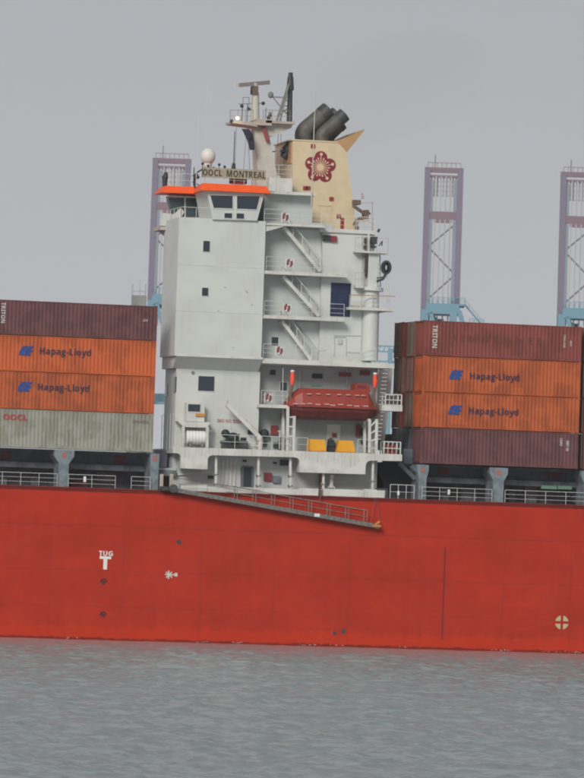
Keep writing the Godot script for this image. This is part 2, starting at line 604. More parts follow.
# ------------------------------------------------------------------ cranes and the far shore
func sts_crane(at: Vector3, label: String) -> void:
	var c := thing("harbour_crane", label, "crane", at, "quay cranes standing in the haze with raised booms")
	c.rotation.y = -0.2269
	var g := 3.35
	var lean := Vector3(0, 0, -0.10)
	var y0 := 44.0
	var y1 := 78.8
	var base := Vector3(0, 0, 6)
	for s in [-1, 1]:
		var st := sb()
		bar(st, base + Vector3(s * g, y0 if s == -1 else 50.0, 0), base + Vector3(s * g, y1, 0) + lean * (y1 - y0), 1.15, 1.7)
		obj("boom_girder", st, M.mauve, c)
		st = sb()
		bar(st, base + Vector3(s * (g - 0.95), y0 + 2, 0.3), base + Vector3(s * (g - 0.95), y1 - 2, 0.3) + lean * (y1 - y0), 0.62)
		obj("walkway", st, M.crane_inner, c)
	var up := func(y: float) -> Vector3: return base + Vector3(0, y, 0) + lean * (y - y0)
	var st := sb()
	bar(st, up.call(y1) + Vector3(-g - 0.6, 0, 0), up.call(y1) + Vector3(g + 0.6, 0, 0), 1.2, 1.0)
	bar(st, up.call(y1 - 1.3) + Vector3(-g, 0, 0), up.call(y1 - 1.3) + Vector3(g, 0, 0), 0.7, 0.5)
	bar(st, up.call(y1) + Vector3(-1.9, 0, 0), up.call(y1) + Vector3(-1.9, 3.0, 0), 0.2)
	for k in 8:
		var xx := -g + 2 * g * k / 7.0
		bar(st, up.call(y1) + Vector3(xx, 0.4, 0), up.call(y1) + Vector3(xx, 1.5, 0), 0.1)
	bar(st, up.call(y1) + Vector3(-g, 1.5, 0), up.call(y1) + Vector3(g, 1.5, 0), 0.12)
	obj("boom_tip", st, M.crane_red, c)
	st = sb()
	bar(st, up.call(69.5) + Vector3(-g - 0.4, 0, 0), up.call(69.5) + Vector3(g + 0.4, 0, 0), 1.4, 1.5)
	bar(st, up.call(68.4) + Vector3(-1.8, 0, 0), up.call(68.4) + Vector3(1.8, 0, 0), 1.2, 0.8)
	obj("cross_beam", st, M.crane_red, c)
	st = sb()
	var ys := [68.0, 63.0, 57.4, 52.0]
	var e := g - 0.5
	for k in 3:
		var s := 1 if k % 2 == 0 else -1
		bar(st, up.call(ys[k]) + Vector3(s * e, 0, 0), up.call(ys[k + 1]) + Vector3(-s * e, 0, 0), 0.3)
	pieces("diagonal_brace", st, M.mauve, c)
	st = sb()
	for xx in [-1.7, -0.6, 0.5, 1.6]:
		bar(st, up.call(45) + Vector3(xx, 0, 0.5), up.call(77.5) + Vector3(xx * 0.9, 0, 0.5), 0.24)
	for k in 9:
		var xx := -2.5 + 5.0 * k / 8.0
		bar(st, up.call(73.5) + Vector3(xx, 0, -0.4), up.call(77.8) + Vector3(xx, 0, -0.4), 0.22)
	for k in 4:
		bar(st, up.call(73.5 + k) + Vector3(-2.6, 0, -0.4), up.call(73.5 + k) + Vector3(2.6, 0, -0.4), 0.12)
	pieces("hoist_rope", st, M.crane_grey, c)
	# blue head, portal legs and girder
	st = sb()
	bx(st, -2.6, 51.0, 5.0, 51.4, -2, 7)
	for s in [-1, 1]:
		bar(st, Vector3(s * 2.9 - 0.2, 50.0, 7.5), Vector3(s * 2.9 - 0.6, 30, 7.5), 1.5 if s == -1 else 2.2, 1.5)
	bar(st, Vector3(-2.0, 49.5, 8), Vector3(2.2, 36.0, 8), 0.8, 0.8)
	bar(st, Vector3(3.8, 50.0, 8), Vector3(8.4, 36.0, 8), 1.0, 0.9)
	bar(st, Vector3(-2.2, 50.5, 1), Vector3(2.9, 43.0, 1), 0.6)
	bx(st, -3.0, 49.2, 3.8, 51.0, -1, 8.4)
	bx(st, -0.6, 45.0, 1.0, 48.5, 0, 0.3)
	obj("crane_head", st, M.crane_blue, c)
	st = sb()
	rails(st, [Vector3(-2.6, 51.4, 7), Vector3(5.0, 51.4, 7)], 1.2, 3, 1.1, 0.12)
	steps(st, Vector3(5.0, 51.5, 4), Vector3(8.6, 47.4, 4), Vector3(0, 0, 1.2), 8)
	bx(st, 6.0, 47.0, 9.0, 47.3, 3, 6)
	rails(st, [Vector3(6.0, 47.3, 6), Vector3(9.0, 47.3, 6)], 1.2, 3, 1.1, 0.12)
	pieces("stair_platform", st, M.crane_blue, c)
	for s in [-1, 1]:
		for zz in [0.0, -24.0]:
			st = sb()
			bar(st, Vector3(s * 8.0, 0, zz), Vector3(s * 4.2, 31, zz), 1.6, 1.6)
			obj("leg", st, M.crane_blue, c)
	st = sb()
	for zz in [0.0, -24.0]:
		bar(st, Vector3(-7.0, 9, zz), Vector3(7.0, 9, zz), 1.4, 1.6)
		bar(st, Vector3(-4.2, 30.5, zz), Vector3(4.2, 30.5, zz), 1.4, 1.6)
	for s in [-1, 1]:
		bar(st, Vector3(s * 4.2, 31, 2), Vector3(s * 4.2, 31, -45), 1.4, 2.0)
	obj("portal_frame", st, M.crane_blue, c)

func build_shore() -> void:
	var st := sb()
	plan_prism(st, [Vector2(-1000, -1500), Vector2(1400, -1500), Vector2(1400, -300), Vector2(-1000, -860)], [Vector2(-1000, -1500), Vector2(1400, -1500), Vector2(1400, -300), Vector2(-1000, -860)], -4, 3.2)
	var q := obj("quay", st, M.concrete, self)
	q.set_meta("kind", "structure")
	q.set_meta("label", "low concrete quay across the river carrying the cranes")
	q.set_meta("category", "quay")
	sts_crane(Vector3(172.81, 14.69, -617.16) * Vector3(1, 0, 1) + Vector3(0, 3.2, 0), "hazy quay crane rising above the left end of the aft containers")
	sts_crane(Vector3(199.86, 15.63, -610.89) * Vector3(1, 0, 1) + Vector3(0, 3.2, 0), "hazy quay crane cut by the right edge of the photo")
	sts_crane(Vector3(118.63, 12.80, -629.73) * Vector3(1, 0, 1) + Vector3(0, 3.2, 0), "hazy quay crane half hidden behind the bridge and front wall")
	# a slimmer blue jib seen through the gap aft of the deckhouse
	var c := thing("dock_crane", "slim blue-grey crane mast with two short arms behind the gap beside the aft containers", "crane", Vector3(138.93, 13.82, -522.34) * Vector3(1, 0, 1) + Vector3(0, 3.2, 0))
	c.rotation.y = -0.2269
	st = sb()
	bar(st, Vector3(0, 0, 0), Vector3(0, 38.5, 0), 0.9)
	for s in [-1, 1]:
		bar(st, Vector3(s * 3.5, 0, 0), Vector3(0, 20, 0), 0.5)
	obj("mast", st, M.crane_blue, c)
	for y in [38.4, 35.6]:
		st = sb()
		for dy in [-0.5, 0.5]:
			bar(st, Vector3(-4.2, y + dy, 0), Vector3(1.6, y + dy, 0), 0.28)
		for k in 7:
			bar(st, Vector3(-4.2 + k * 0.95, y - 0.5, 0), Vector3(-3.4 + k * 0.8, y + 0.5, 0), 0.16)
		obj("arm", st, M.crane_blue, c)
	# a tower block far off over the forward containers
	var b := thing("tower_block", "faint pale tower block far away above the forward brown container", "building", Vector3(209.78, 14.39, -1121.98) * Vector3(1, 0, 1) + Vector3(0, 3.2, 0))
	b.rotation.y = -0.2269
	st = sb()
	bx(st, -2.2, 0, 2.2, 74.0, -5, 0)
	obj("wall", st, M.concrete, b)
	st = sb()
	for s in [-2.0, 2.0]:
		bar(st, Vector3(s, 74, -1), Vector3(s, 77.5, -1), 0.45)
	bar(st, Vector3(0.3, 74, -1), Vector3(0.3, 79.0, -1), 0.2)
	bx(st, -2.0, 75.1, 2.0, 75.4, -1.2, -0.9)
	obj("roof", st, M.crane_grey, b)
	for k in 16:
		st = sb()
		bx(st, -1.8, 8 + k * 3.8, 1.8, 9.6 + k * 3.8, 0.0, 0.06)
		obj("window", st, M.crane_grey, b)

# ------------------------------------------------------------------ the ship
func build_hull() -> void:
	var top := 11.06
	var st := sb()
	var plan := [Vector2(-150, -16), Vector2(-118, -3), Vector2(-90, 0), Vector2(96, 0), Vector2(118, -3), Vector2(118, -29), Vector2(96, -32), Vector2(-90, -32), Vector2(-118, -29)]
	var n := plan.size()
	for i in n:
		var a: Vector2 = plan[i]
		var b: Vector2 = plan[(i + 1) % n]
		for e in [[a, -1.5, 0], [a, top, 0], [b, top, 1], [a, -1.5, 0], [b, top, 1], [b, -1.5, 1]]:
			st.set_uv(Vector2(e[0].x / 44.0 + 0.5 - e[0].y / 44.0, (top - e[1]) / 11.6))
			st.add_vertex(Vector3(e[0].x, e[1], e[0].y))
	st.generate_normals()
	st.generate_tangents()
	var hull := obj("hull", st, M.hull, ship)
	hull.set_meta("label", "red steel hull side, scuffed along the waterline")
	st = sb()
	plan_prism(st, plan, plan, top - 0.3, top - 0.02)
	obj("deck", st, M.deck_red, ship)
	# weld seams and rubbing edges standing a little proud
	st = sb()
	bx(st, 11.99, 0.74, 12.09, 7.61, -0.01, 0.035)
	bx(st, -24.0, 8.30, 26.0, 8.325, -0.01, 0.012)
	bx(st, -24.0, 5.05, 26.0, 5.07, -0.01, 0.01)
	bx(st, -24.0, 11.0, 26.0, 11.08, -0.05, 0.05)
	bx(st, -24.0, 2.45, 26.0, 2.465, -0.01, 0.009)
	for xx in [-17.6, -12.2, -6.4, -0.9, 4.8, 16.6, 21.8]:
		bx(st, xx, 0.3, xx + 0.02, 8.3, -0.01, 0.008)
	pieces("weld_seam", st, M.hull_seam, hull)
	# marks on the side
	letters("tug_mark", "TUG", 0.34, Vector3(-13.49, 6.32, 0.01), M.pure_white, hull, 1.15)
	st = sb()
	bx(st, -13.95, 5.92, -13.10, 6.12, -0.01, 0.012)
	bx(st, -13.66, 5.16, -13.38, 5.92, -0.01, 0.011)
	obj("tug_arrow_mark", st, M.pure_white, hull)
	st = sb()
	bx(st, -9.04, 4.89, -8.30, 4.98, -0.01, 0.012)
	bx(st, -8.82, 4.61, -8.73, 5.23, -0.01, 0.013)
	bar(st, Vector3(-8.98, 5.12, 0.00), Vector3(-8.51, 4.73, 0.00), 0.02, 0.09)
	bar(st, Vector3(-8.96, 4.71, 0.00), Vector3(-8.53, 5.13, 0.00), 0.022, 0.09)
	bx(st, -8.34, 4.81, -8.12, 5.07, -0.01, 0.014)
	obj("thruster_mark", st, M.logo_white, hull)
	# a yellowish quartered disc
	st = sb()
	var o := Vector2(21.22, 2.29)
	for k in 4:
		var poly := []
		var q := k * PI / 2
		poly.append(o + Vector2(cos(q + PI / 4), sin(q + PI / 4)) * 0.14)
		for s in 7:
			var a := q + 0.20 + (PI / 2 - 0.40) * s / 6.0
			poly.append(o + Vector2(cos(a), sin(a)) * 0.52)
		face_prism(st, poly, -0.01, 0.014)
	pieces("quartered_disc_mark", st, M.disc, hull)
	# recessed bitts and a drain hole
	for p in [Vector3(-13.59, 4.24, 0.00), Vector3(-13.55, 1.84, 0.00)]:
		st = sb()
		for k in 9:
			var a := PI * k / 8.0
			var b := PI * (k + 1) / 8.0
			if k < 8:
				bar(st, p + Vector3(cos(a) * 0.24, sin(a) * 0.24, 0.02), p + Vector3(cos(b) * 0.24, sin(b) * 0.24, 0.02), 0.07)
		bx(st, p.x - 0.14, p.y - 0.16, p.x + 0.14, p.y + 0.14, -0.01, 0.02)
		obj("mooring_recess", st, M.hull_dark, hull)
	st = sb()
	tube(st, [Vector3(-8.09, 7.34, -0.10), Vector3(-8.12, 7.34, 0.04)], [0.17], 12)
	tube(st, [Vector3(3.82, 1.02, -0.10), Vector3(3.79, 1.02, 0.02)], [0.16], 12)
	tube(st, [Vector3(4.50, 1.18, -0.10), Vector3(4.47, 1.19, 0.02)], [0.2], 12)
	pieces("drain_hole", st, M.dark, hull)

func window(parent: Node, x0: float, y0: float, x1: float, y1: float, z: float) -> void:
	var st := sb()
	bx(st, x0, y0, x1, y1, z - 0.05, z + 0.012)
	obj("window", st, M.glass, parent)
	st = sb()
	var w := 0.05
	bx(st, x0 - w, y0 - w, x0, y1 + w, z - 0.05, z + 0.03)
	bx(st, x1, y0 - w, x1 + w, y1 + w, z - 0.05, z + 0.03)
	bx(st, x0, y1, x1, y1 + w, z - 0.05, z + 0.03)
	bx(st, x0, y0 - w, x1, y0, z - 0.05, z + 0.03)
	obj("window_frame", st, M.trim, parent)

func build_deckhouse() -> void:
	var st := sb()
	# upper block with a sloped skirt, then the narrower lower block
	bx(st, -8.80, 20.97, -2.27, 31.14, -5.9, -0.6)
	var x0 := -8.62
	var x1 := -2.16
	var yk := 20.97
	var yl := 20.09
	hexa(st, [Vector3(x0, yl, -1.9), Vector3(x1, yl, -1.9), Vector3(x1, yl, -5.9), Vector3(x0, yl, -5.9), Vector3(x0, yk, -0.6), Vector3(x1, yk, -0.6), Vector3(x1, yk, -5.9), Vector3(x0, yk, -5.9)])
	var block := obj("accommodation_block", st, M.white, ship)
	st = sb()
	bx(st, -8.33, 14.19, -2.01, 20.08, -5.9, -1.9)
	# the rest of the accommodation, further inboard
	bx(st, -3.59, 11.0, 5.50, 31.14 - 0.05, -26.0, -5.9)
	obj("lower_block", st, M.white, ship)
	# proud seams between the tiers
	st = sb()
	bx(st, -8.86, 27.65, -2.31, 27.69, -0.62, -0.585)
	bx(st, -8.74, 24.27, -2.20, 24.31, -0.62, -0.585)
	bx(st, -8.63, 20.95, -2.13, 21.11, -0.62, -0.58)
	pieces("seam", st, M.trim, block)
	window(block, -6.92, 28.69, -6.42, 29.48, -0.6)
	window(block, -6.89, 25.44, -6.42, 26.04, -0.6)
	window(block, -6.66, 18.50, -5.45, 19.59, -1.9)
	st = sb()
	tube(st, [Vector3(-7.08, 19.81, -1.95), Vector3(-7.10, 19.80, -1.86)], [0.13], 12)
	obj("porthole", st, M.grey_metal, block)
	for p in [Vector3(-5.17, 26.13, -0.60), Vector3(-3.55, 25.94, -0.60), Vector3(-3.48, 25.83, -0.60), Vector3(-3.10, 24.93, -0.60), Vector3(-5.60, 24.38, -0.60), Vector3(-4.38, 21.74, -0.60)]:
		st = sb()
		tube(st, [p - Vector3(0, 0, 0.02), p + Vector3(0, 0, 0.012)], [0.055], 7)
		obj("rust_spot", st, M.rust_spot, block)
	# windows in the front wall, seen almost edge-on
	for e in [[244.0, 252.0, -1.6], [284.0, 292.0, -1.7], [258.0, 266.0, -3.6], [277.0, 286.0, -3.0], [292.0, 299.0, -3.8], [376.0, 392.0, -1.9], [382.0, 395.0, -4.9]]:
		st = sb()
		var ya: float = 25.07 + (300.0 - e[0]) * 0.0735
		var yb: float = 25.07 + (300.0 - e[1]) * 0.0735
		var xf: float = x0 - 0.012 if e[0] < 350 else -8.36 - 0.012
		bx(st, xf, yb, xf + 0.08, ya, e[2] - 0.75, e[2])
		obj("window", st, M.glass, block)
	letters("lettering", "IMO NO.9253739", 0.25, Vector3(-4.02, 16.35, -1.88), M.imo_red, block, 0.84)

func build_bridge() -> void:
	var st := sb()
	var yf := 31.11
	# the wing end: its face leans outwards at both ends
	face_prism(st, [Vector2(-6.32, 31.08), Vector2(-2.97, 31.14), Vector2(-2.48, 33.24), Vector2(-6.83, 33.18)], -4.6, -0.4)
	var wing := obj("bridge_wing", st, M.white, ship)
	var panes := [[Vector2(-6.61, 32.87), Vector2(-4.85, 32.93), Vector2(-4.82, 31.91), Vector2(-6.30, 31.88)], [Vector2(-4.60, 32.93), Vector2(-2.79, 32.98), Vector2(-3.02, 31.92), Vector2(-4.56, 31.91)]]
	for p in panes:
		st = sb()
		face_prism(st, p, -0.5, -0.385)
		obj("window", st, M.glass, wing)
		st = sb()
		for i in 4:
			var a: Vector2 = p[i]
			var b: Vector2 = p[(i + 1) % 4]
			bar(st, Vector3(a.x, a.y, -0.39), Vector3(b.x, b.y, -0.39), 0.07)
		obj("window_frame", st, M.trim, wing)
	window(wing, -5.45, 31.22, -4.87, 31.59, -0.4)
	window(wing, -4.54, 31.22, -3.97, 31.61, -0.4)
	# the wheelhouse further inboard and forward
	st = sb()
	var xf := -8.49
	var xb := -1.49
	var yt := 33.04
	var ys := 32.75
	var ym := 31.56
	bx(st, xf + 0.5, yf - 0.6, xb, ym, -7.4, -5.6)
	var hx := -3.42
	bx(st, hx, yf - 0.6, xb, yt, -26.0, -7.4)
	hexa(st, [Vector3(xf + 0.5, ym, -5.6), Vector3(xb, ym, -5.6), Vector3(xb, ym, -7.4), Vector3(xf + 0.5, ym, -7.4), Vector3(xf, yt, -5.6), Vector3(xb, yt, -5.6), Vector3(xb, yt, -7.4), Vector3(xf, yt, -7.4)])
	# the slanting corner between wheelhouse and wing
	var cx := -5.93
	hexa(st, [Vector3(cx, yf, -4.6), Vector3(cx + 2.5, yf, -4.6), Vector3(cx + 2.5, yf, -5.6), Vector3(cx - 0.3, yf, -5.6), Vector3(cx - 0.3, yt, -4.6), Vector3(cx + 2.5, yt, -4.6), Vector3(cx + 2.5, yt, -5.6), Vector3(cx - 0.6, yt, -5.6)])
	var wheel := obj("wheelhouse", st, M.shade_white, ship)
	st = sb()
	face_prism(st, [Vector2(-8.64, 32.88), Vector2(-7.45, 32.90), Vector2(-7.40, 31.51), Vector2(-8.26, 31.51)], -5.7, -5.57)
	obj("window", st, M.bridge_glass, wheel)
	st = sb()
	face_prism(st, [Vector2(-7.31, 32.91), Vector2(-6.12, 32.93), Vector2(-5.80, 31.52), Vector2(-7.27, 31.48)], -5.7, -5.57)
	obj("window", st, M.bridge_glass, wheel)
	for k in 6:   # panes across the front
		st = sb()
		var z := -8.0 - k * 3.0
		bx(st, hx - 0.02, ym + 0.25, hx + 0.1, ys, z - 2.5, z)
		obj("window", st, M.glass, wheel)
	st = sb()
	hexa(st, [Vector3(xf + 0.40, ym + 0.25, -5.8), Vector3(xf + 0.5, ym + 0.25, -5.8), Vector3(xf + 0.5, ym + 0.25, -7.2), Vector3(xf + 0.40, ym + 0.25, -7.2), Vector3(xf + 0.02, ys, -5.8), Vector3(xf + 0.12, ys, -5.8), Vector3(xf + 0.12, ys, -7.2), Vector3(xf + 0.02, ys, -7.2)])
	obj("window", st, M.glass, wheel)
	# the bright orange roof with its sloping skirt
	st = sb()
	var n0 := -7.19
	var n1 := -2.42
	var f0 := -8.95
	var e0 := -6.78
	var high := [Vector2(n1, -0.3), Vector2(n0, -0.3), Vector2(e0 + 0.0, -4.6), Vector2(f0, -5.2), Vector2(f0, -7.4), Vector2(hx - 0.4, -7.5), Vector2(hx - 0.4, -26.5), Vector2(n1, -26.5)]
	var low := [Vector2(n1 + 0.32, 0.05), Vector2(n0 - 0.2, 0.05), Vector2(e0 - 0.3, -4.1), Vector2(f0 - 0.42, -4.6), Vector2(f0 - 0.42, -7.6), Vector2(hx - 0.8, -7.7), Vector2(hx - 0.8, -26.9), Vector2(n1 + 0.32, -26.9)]
	plan_prism(st, low, high, 33.16, 33.71)
	obj("orange_roof", st, M.orange_roof, ship)
	# forward walkway of the bridge front with its bulwark
	st = sb()
	var wx0 := -9.22
	var wx1 := -7.89
	bx(st, wx0, 30.43, wx1 + 1.0, 30.73, -8.2, -5.4)
	var walk := obj("forward_walkway", st, M.dirty_buff, ship)
	st = sb()
	face_prism(st, [Vector2(wx0 + 0.4, 30.43), Vector2(wx1, 30.43), Vector2(wx1, 29.73)], -6.2, -6.0)
	face_prism(st, [Vector2(wx0 + 0.4, 30.43), Vector2(wx1, 30.43), Vector2(wx1, 29.73)], -7.9, -7.7)
	obj("bracket", st, M.white, walk)
	st = sb()
	face_prism(st, [Vector2(-9.23, 30.67), Vector2(-7.94, 30.73), Vector2(-7.45, 31.84), Vector2(-7.69, 32.16), Vector2(-8.20, 31.65), Vector2(-9.04, 31.69)], -5.5, -5.4)
	pieces("bulwark", st, M.white, walk)
	st = sb()
	rails(st, [Vector3(-8.52, yf - 0.02, -1.2), Vector3(-6.27, yf - 0.02, -1.2)], 0.85, 1, 1.3)
	obj("railing", st, M.rail, walk)
	st = sb()
	rails(st, [Vector3(-8.52, yf - 0.02, -5.2), Vector3(-8.52, yf - 0.02, -1.2)], 0.85, 1, 1.3)
	obj("railing", st, M.rail, walk)
	# the roof rail, name board, dome, whips and small fittings
	var yr := 33.71
	st = sb()
	rails(st, [Vector3(n0 + 0.2, yr, -0.6), Vector3(n1 - 0.1, yr, -0.6)], 1.0, 3, 0.8, 0.03)
	obj("roof_railing", st, M.rail, ship)
	st = sb()
	rails(st, [Vector3(f0 + 0.3, yr, -5.6), Vector3(e0, yr, -5.6)], 1.0, 2, 0.8, 0.035)
	obj("roof_railing", st, M.rail, ship)
	st = sb()
	bx(st, -7.15, 34.16, -2.39, 34.88, -0.6, -0.5)
	var board := obj("name_board", st, M.board, ship)
	letters("lettering", "OOCL  MONTREAL", 0.46, Vector3(-4.80, 34.50, -0.49), M.ink, board, 0.87)
	st = sb()
	var d := Vector3(-6.28, 35.88, -3.00)
	ball(st, d, 0.56, 1.1, 20)
	tube(st, [d - Vector3.UP * 0.5, d - Vector3.UP * 1.5], [0.32, 0.22], 10)
	var dome := obj("satellite_dome", st, M.dome, ship)
	st = sb()
	for k in 5:
		tube(st, [d + Vector3(-0.5 + k * 0.42, -1.6, 0.5), d + Vector3(-0.5 + k * 0.42, -0.55 - 0.14 * (k % 3), 0.5)], [0.03], 6)
		ball(st, d + Vector3(-0.5 + k * 0.42, -0.6 - 0.14 * (k % 3), 0.5), 0.11, 1.0, 8)
	bar(st, d + Vector3(-0.6, -1.0, 0.5), d + Vector3(1.2, -1.05, 0.5), 0.05)
	obj("small_aerial", st, M.dark, dome)
	st = sb()
	tube(st, [Vector3(-7.11, 33.80, -3.00), Vector3(-7.09, 36.32, -3.00), Vector3(-7.08, 39.28, -3.00)], [0.03, 0.025, 0.018], 6)
	tube(st, [Vector3(-6.39, 33.86, -3.40), Vector3(-6.39, 37.12, -3.40), Vector3(-6.42, 41.28, -3.40)], [0.035, 0.028, 0.02], 6)
	pieces("whip_aerial", st, M.rail, ship)
	st = sb()
	var s := Vector3(-6.91, 34.34, -4.40)
	tube(st, [s - Vector3.UP * 0.7, s], [0.07], 8)
	tube(st, [s + Vector3(-0.1, 0.0, 0), s + Vector3(0.22, 0.22, 0.1)], [0.2, 0.24], 10)
	tube(st, [s + Vector3(0.1, 0.4, 0), s + Vector3(0.45, 0.62, 0.1)], [0.06], 8)
	bar(st, s + Vector3(-0.1, -0.6, 0), s + Vector3(-0.1, 0.8, 0), 0.06)
	bar(st, s + Vector3(-0.2, -0.3, 0), s + Vector3(0.4, -0.55, 0), 0.06)
	s = Vector3(-8.75, 34.08, -6.50)
	tube(st, [s - Vector3.UP * 0.5, s + Vector3.UP * 0.3], [0.16, 0.2], 8)
	tube(st, [s + Vector3.UP * 0.3, s + Vector3(0.06, 0.72, 0)], [0.24, 0.12], 8)
	s = Vector3(-4.49, 34.91, -2.20)
	tube(st, [s - Vector3.UP * 0.9, s + Vector3.UP * 2.9], [0.045, 0.03], 6)
	tube(st, [s - Vector3.UP * 0.1, s + Vector3.UP * 0.5], [0.2, 0.12], 8)
	bx(st, -4.92, 33.85, -3.71, 34.55, -1.6, -1.0)
	obj("signal_lamp", st, M.dark, ship)
	st = sb()
	bx(st, -4.84, 33.78, -3.86, 34.07, -1.0, -0.8)
	obj("roof_box", st, M.fire_red, ship)

func build_mast() -> void:
	var st := sb()
	var z := -8.0
	# tapering column
	var b0 := Vector3(-1.48, 34.75, -8.00)
	var b1 := Vector3(0.02, 34.82, -8.00)
	var t0 := Vector3(-1.89, 38.72, -8.00)
	var t1 := Vector3(-0.89, 38.77, -8.00)
	hexa(st, [b0 + Vector3(0, 0, 0.8), b1 + Vector3(0, 0, 0.8), b1 - Vector3(0, 0, 0.8), b0 - Vector3(0, 0, 0.8), t0 + Vector3(0, 0, 0.6), t1 + Vector3(0, 0, 0.6), t1 - Vector3(0, 0, 0.6), t0 - Vector3(0, 0, 0.6)])
	bx(st, -1.62, 33.96, 0.15, 35.01, z - 1.0, z + 1.0)
	# bracket aft
	face_prism(st, [Vector2(-1.16, 38.87), Vector2(1.04, 38.98), Vector2(0.97, 38.68), Vector2(-0.36, 38.01), Vector2(-0.71, 37.95)], z - 0.7, z + 0.7)
	var mast := obj("radar_mast", st, M.mast_white, ship)
	st = sb()
	face_prism(st, [Vector2(-3.71, 38.93), Vector2(-1.78, 38.95), Vector2(-1.77, 38.58), Vector2(-2.39, 38.66), Vector2(-3.70, 38.76)], z - 1.2, z + 1.2)
	bx(st, -1.90, 38.71, -0.70, 39.16, z - 1.3, z + 1.3)
	bx(st, -1.16, 38.91, 1.07, 39.10, z - 1.3, z + 1.3)
	obj("mast_platform", st, M.dirty_buff, mast)
	st = sb()
	rails(st, [Vector3(-3.89, 38.82, -6.80), Vector3(-2.13, 38.92, -6.80)], 0.9, 2, 0.7, 0.035)
	rails(st, [Vector3(-1.36, 38.96, -6.80), Vector3(0.72, 39.03, -6.80)], 0.9, 2, 0.7, 0.035)
	tube(st, [Vector3(-2.74, 38.90, -8.00), Vector3(-2.71, 40.26, -8.00)], [0.05], 6)
	tube(st, [Vector3(-2.32, 38.92, -8.00), Vector3(-2.33, 40.35, -8.00)], [0.04], 6)
	bar(st, Vector3(-3.02, 40.32, -8.00), Vector3(-1.99, 40.41, -8.00), 0.05)
	bar(st, Vector3(-2.69, 40.83, -8.00), Vector3(-2.23, 40.85, -8.00), 0.04)
	bar(st, Vector3(-2.69, 40.83, -8.00), Vector3(-2.68, 40.34, -8.00), 0.04)
	bar(st, Vector3(-2.23, 40.85, -8.00), Vector3(-2.20, 39.91, -8.00), 0.04)
	bar(st, Vector3(-2.35, 39.90, -8.00), Vector3(-2.05, 39.96, -8.00), 0.12)
	tube(st, [Vector3(-0.94, 39.07, -8.00), Vector3(-0.88, 40.13, -8.00)], [0.035], 6)
	tube(st, [Vector3(-0.63, 39.09, -8.00), Vector3(-0.58, 39.84, -8.00)], [0.10, 0.13], 6)
	bar(st, Vector3(-1.68, 40.44, -8.00), Vector3(-1.18, 40.47, -8.00), 0.06)
	obj("platform_railing", st, M.grey_metal, mast)
	st = sb()
	for p in [Vector3(-3.75, 38.91, -6.90), Vector3(-1.13, 40.47, -8.00), Vector3(-0.57, 39.58, -8.00), Vector3(-0.68, 39.42, -8.00), Vector3(-2.00, 41.31, -8.00), Vector3(-2.24, 39.98, -8.00), Vector3(-2.76, 40.18, -8.00)]:
		ball(st, p, 0.15, 1.0, 8)
	pieces("small_lamp", st, M.dark, mast)
	# radar post and scanner
	st = sb()
	tube(st, [Vector3(-1.71, 39.11, -8.00), Vector3(-1.73, 40.31, -8.00), Vector3(-1.74, 41.29, -8.00)], [0.36, 0.30, 0.26], 12)
	obj("radar_post", st, M.mast_white, mast)
	st = sb()
	bx(st, -2.06, 41.10, -1.62, 41.71, z - 0.4, z + 0.4)
	obj("radar_motor", st, M.brown_dark, mast)
	st = sb()
	bar(st, Vector3(-3.54, 41.56, -6.20), Vector3(-0.37, 42.23, -9.80), 0.25, 0.3)
	bx(st, -1.96, 41.71, -1.69, 41.96, z - 0.15, z + 0.15)
	obj("radar_scanner", st, M.scanner, mast)
	# lit mast lamp
	st = sb()
	var lp := Vector3(-3.37, 39.13, -6.60)
	ball(st, lp, 0.14, 1.0, 10)
	obj("mast_lamp", st, M.lamp, mast)
	var l := OmniLight3D.new()
	l.name = "mast_lamp_light"
	l.light_color = Color(1.0, 0.9, 0.75)
	l.light_energy = 0.08
	l.light_size = 0.14
	l.omni_range = 30
	l.omni_attenuation = 2.0
	l.shadow_enabled = true
	l.position = lp
	add_child(l)
	# lattice signal mast aft
	st = sb()
	tube(st, [Vector3(0.94, 39.09, -8.00), Vector3(0.91, 42.90, -8.00)], [0.22, 0.17], 8)
	tube(st, [Vector3(0.92, 41.58, -8.00), Vector3(0.91, 42.60, -8.00)], [0.30, 0.22], 8)
	obj("signal_pole", st, M.soot, mast)
	st = sb()
	tube(st, [Vector3(-0.09, 39.04, -8.00), Vector3(0.77, 42.03, -8.00)], [0.085], 6)
	tube(st, [Vector3(0.00, 38.99, -7.20), Vector3(0.72, 41.99, -7.60)], [0.07], 6)
	bar(st, Vector3(-0.50, 40.98, -8.00), Vector3(0.93, 41.01, -8.00), 0.09)
	bar(st, Vector3(-0.39, 40.97, -8.00), Vector3(0.30, 40.19, -8.00), 0.07)
	for e in [[Vector3(0.46, 40.99, -8.00), Vector3(0.94, 40.53, -8.00)], [Vector3(0.25, 40.34, -8.00), Vector3(0.95, 40.38, -8.00)], [Vector3(0.26, 40.26, -8.00), Vector3(0.94, 39.55, -8.00)], [Vector3(0.05, 39.57, -8.00), Vector3(0.91, 40.30, -8.00)], [Vector3(0.67, 41.57, -8.00), Vector3(0.92, 41.05, -8.00)]]:
		bar(st, e[0], e[1], 0.07)
	ball(st, Vector3(-0.57, 41.13, -8.00), 0.22, 1.2, 8)
	obj("lattice", st, M.grey_metal, mast)
	st = sb()
	bar(st, Vector3(-1.22, 38.62, -7.20), Vector3(-0.86, 37.58, -7.10), 0.35, 0.3)
	obj("rust_streak_plate", st, M.fire_red, mast)
	# stays
	st = sb()
	for e in [[Vector3(-2.67, 38.42, -6.50), Vector3(-3.14, 34.56, -5.00)], [Vector3(-2.56, 38.43, -6.50), Vector3(-2.61, 34.58, -5.00)], [Vector3(-3.44, 38.53, -6.50), Vector3(-3.80, 35.27, -5.00)], [Vector3(0.13, 38.22, -8.00), Vector3(0.06, 34.75, -8.00)], [Vector3(0.33, 38.23, -8.00), Vector3(0.37, 34.76, -8.00)]]:
		bar(st, e[0], e[1], 0.03)
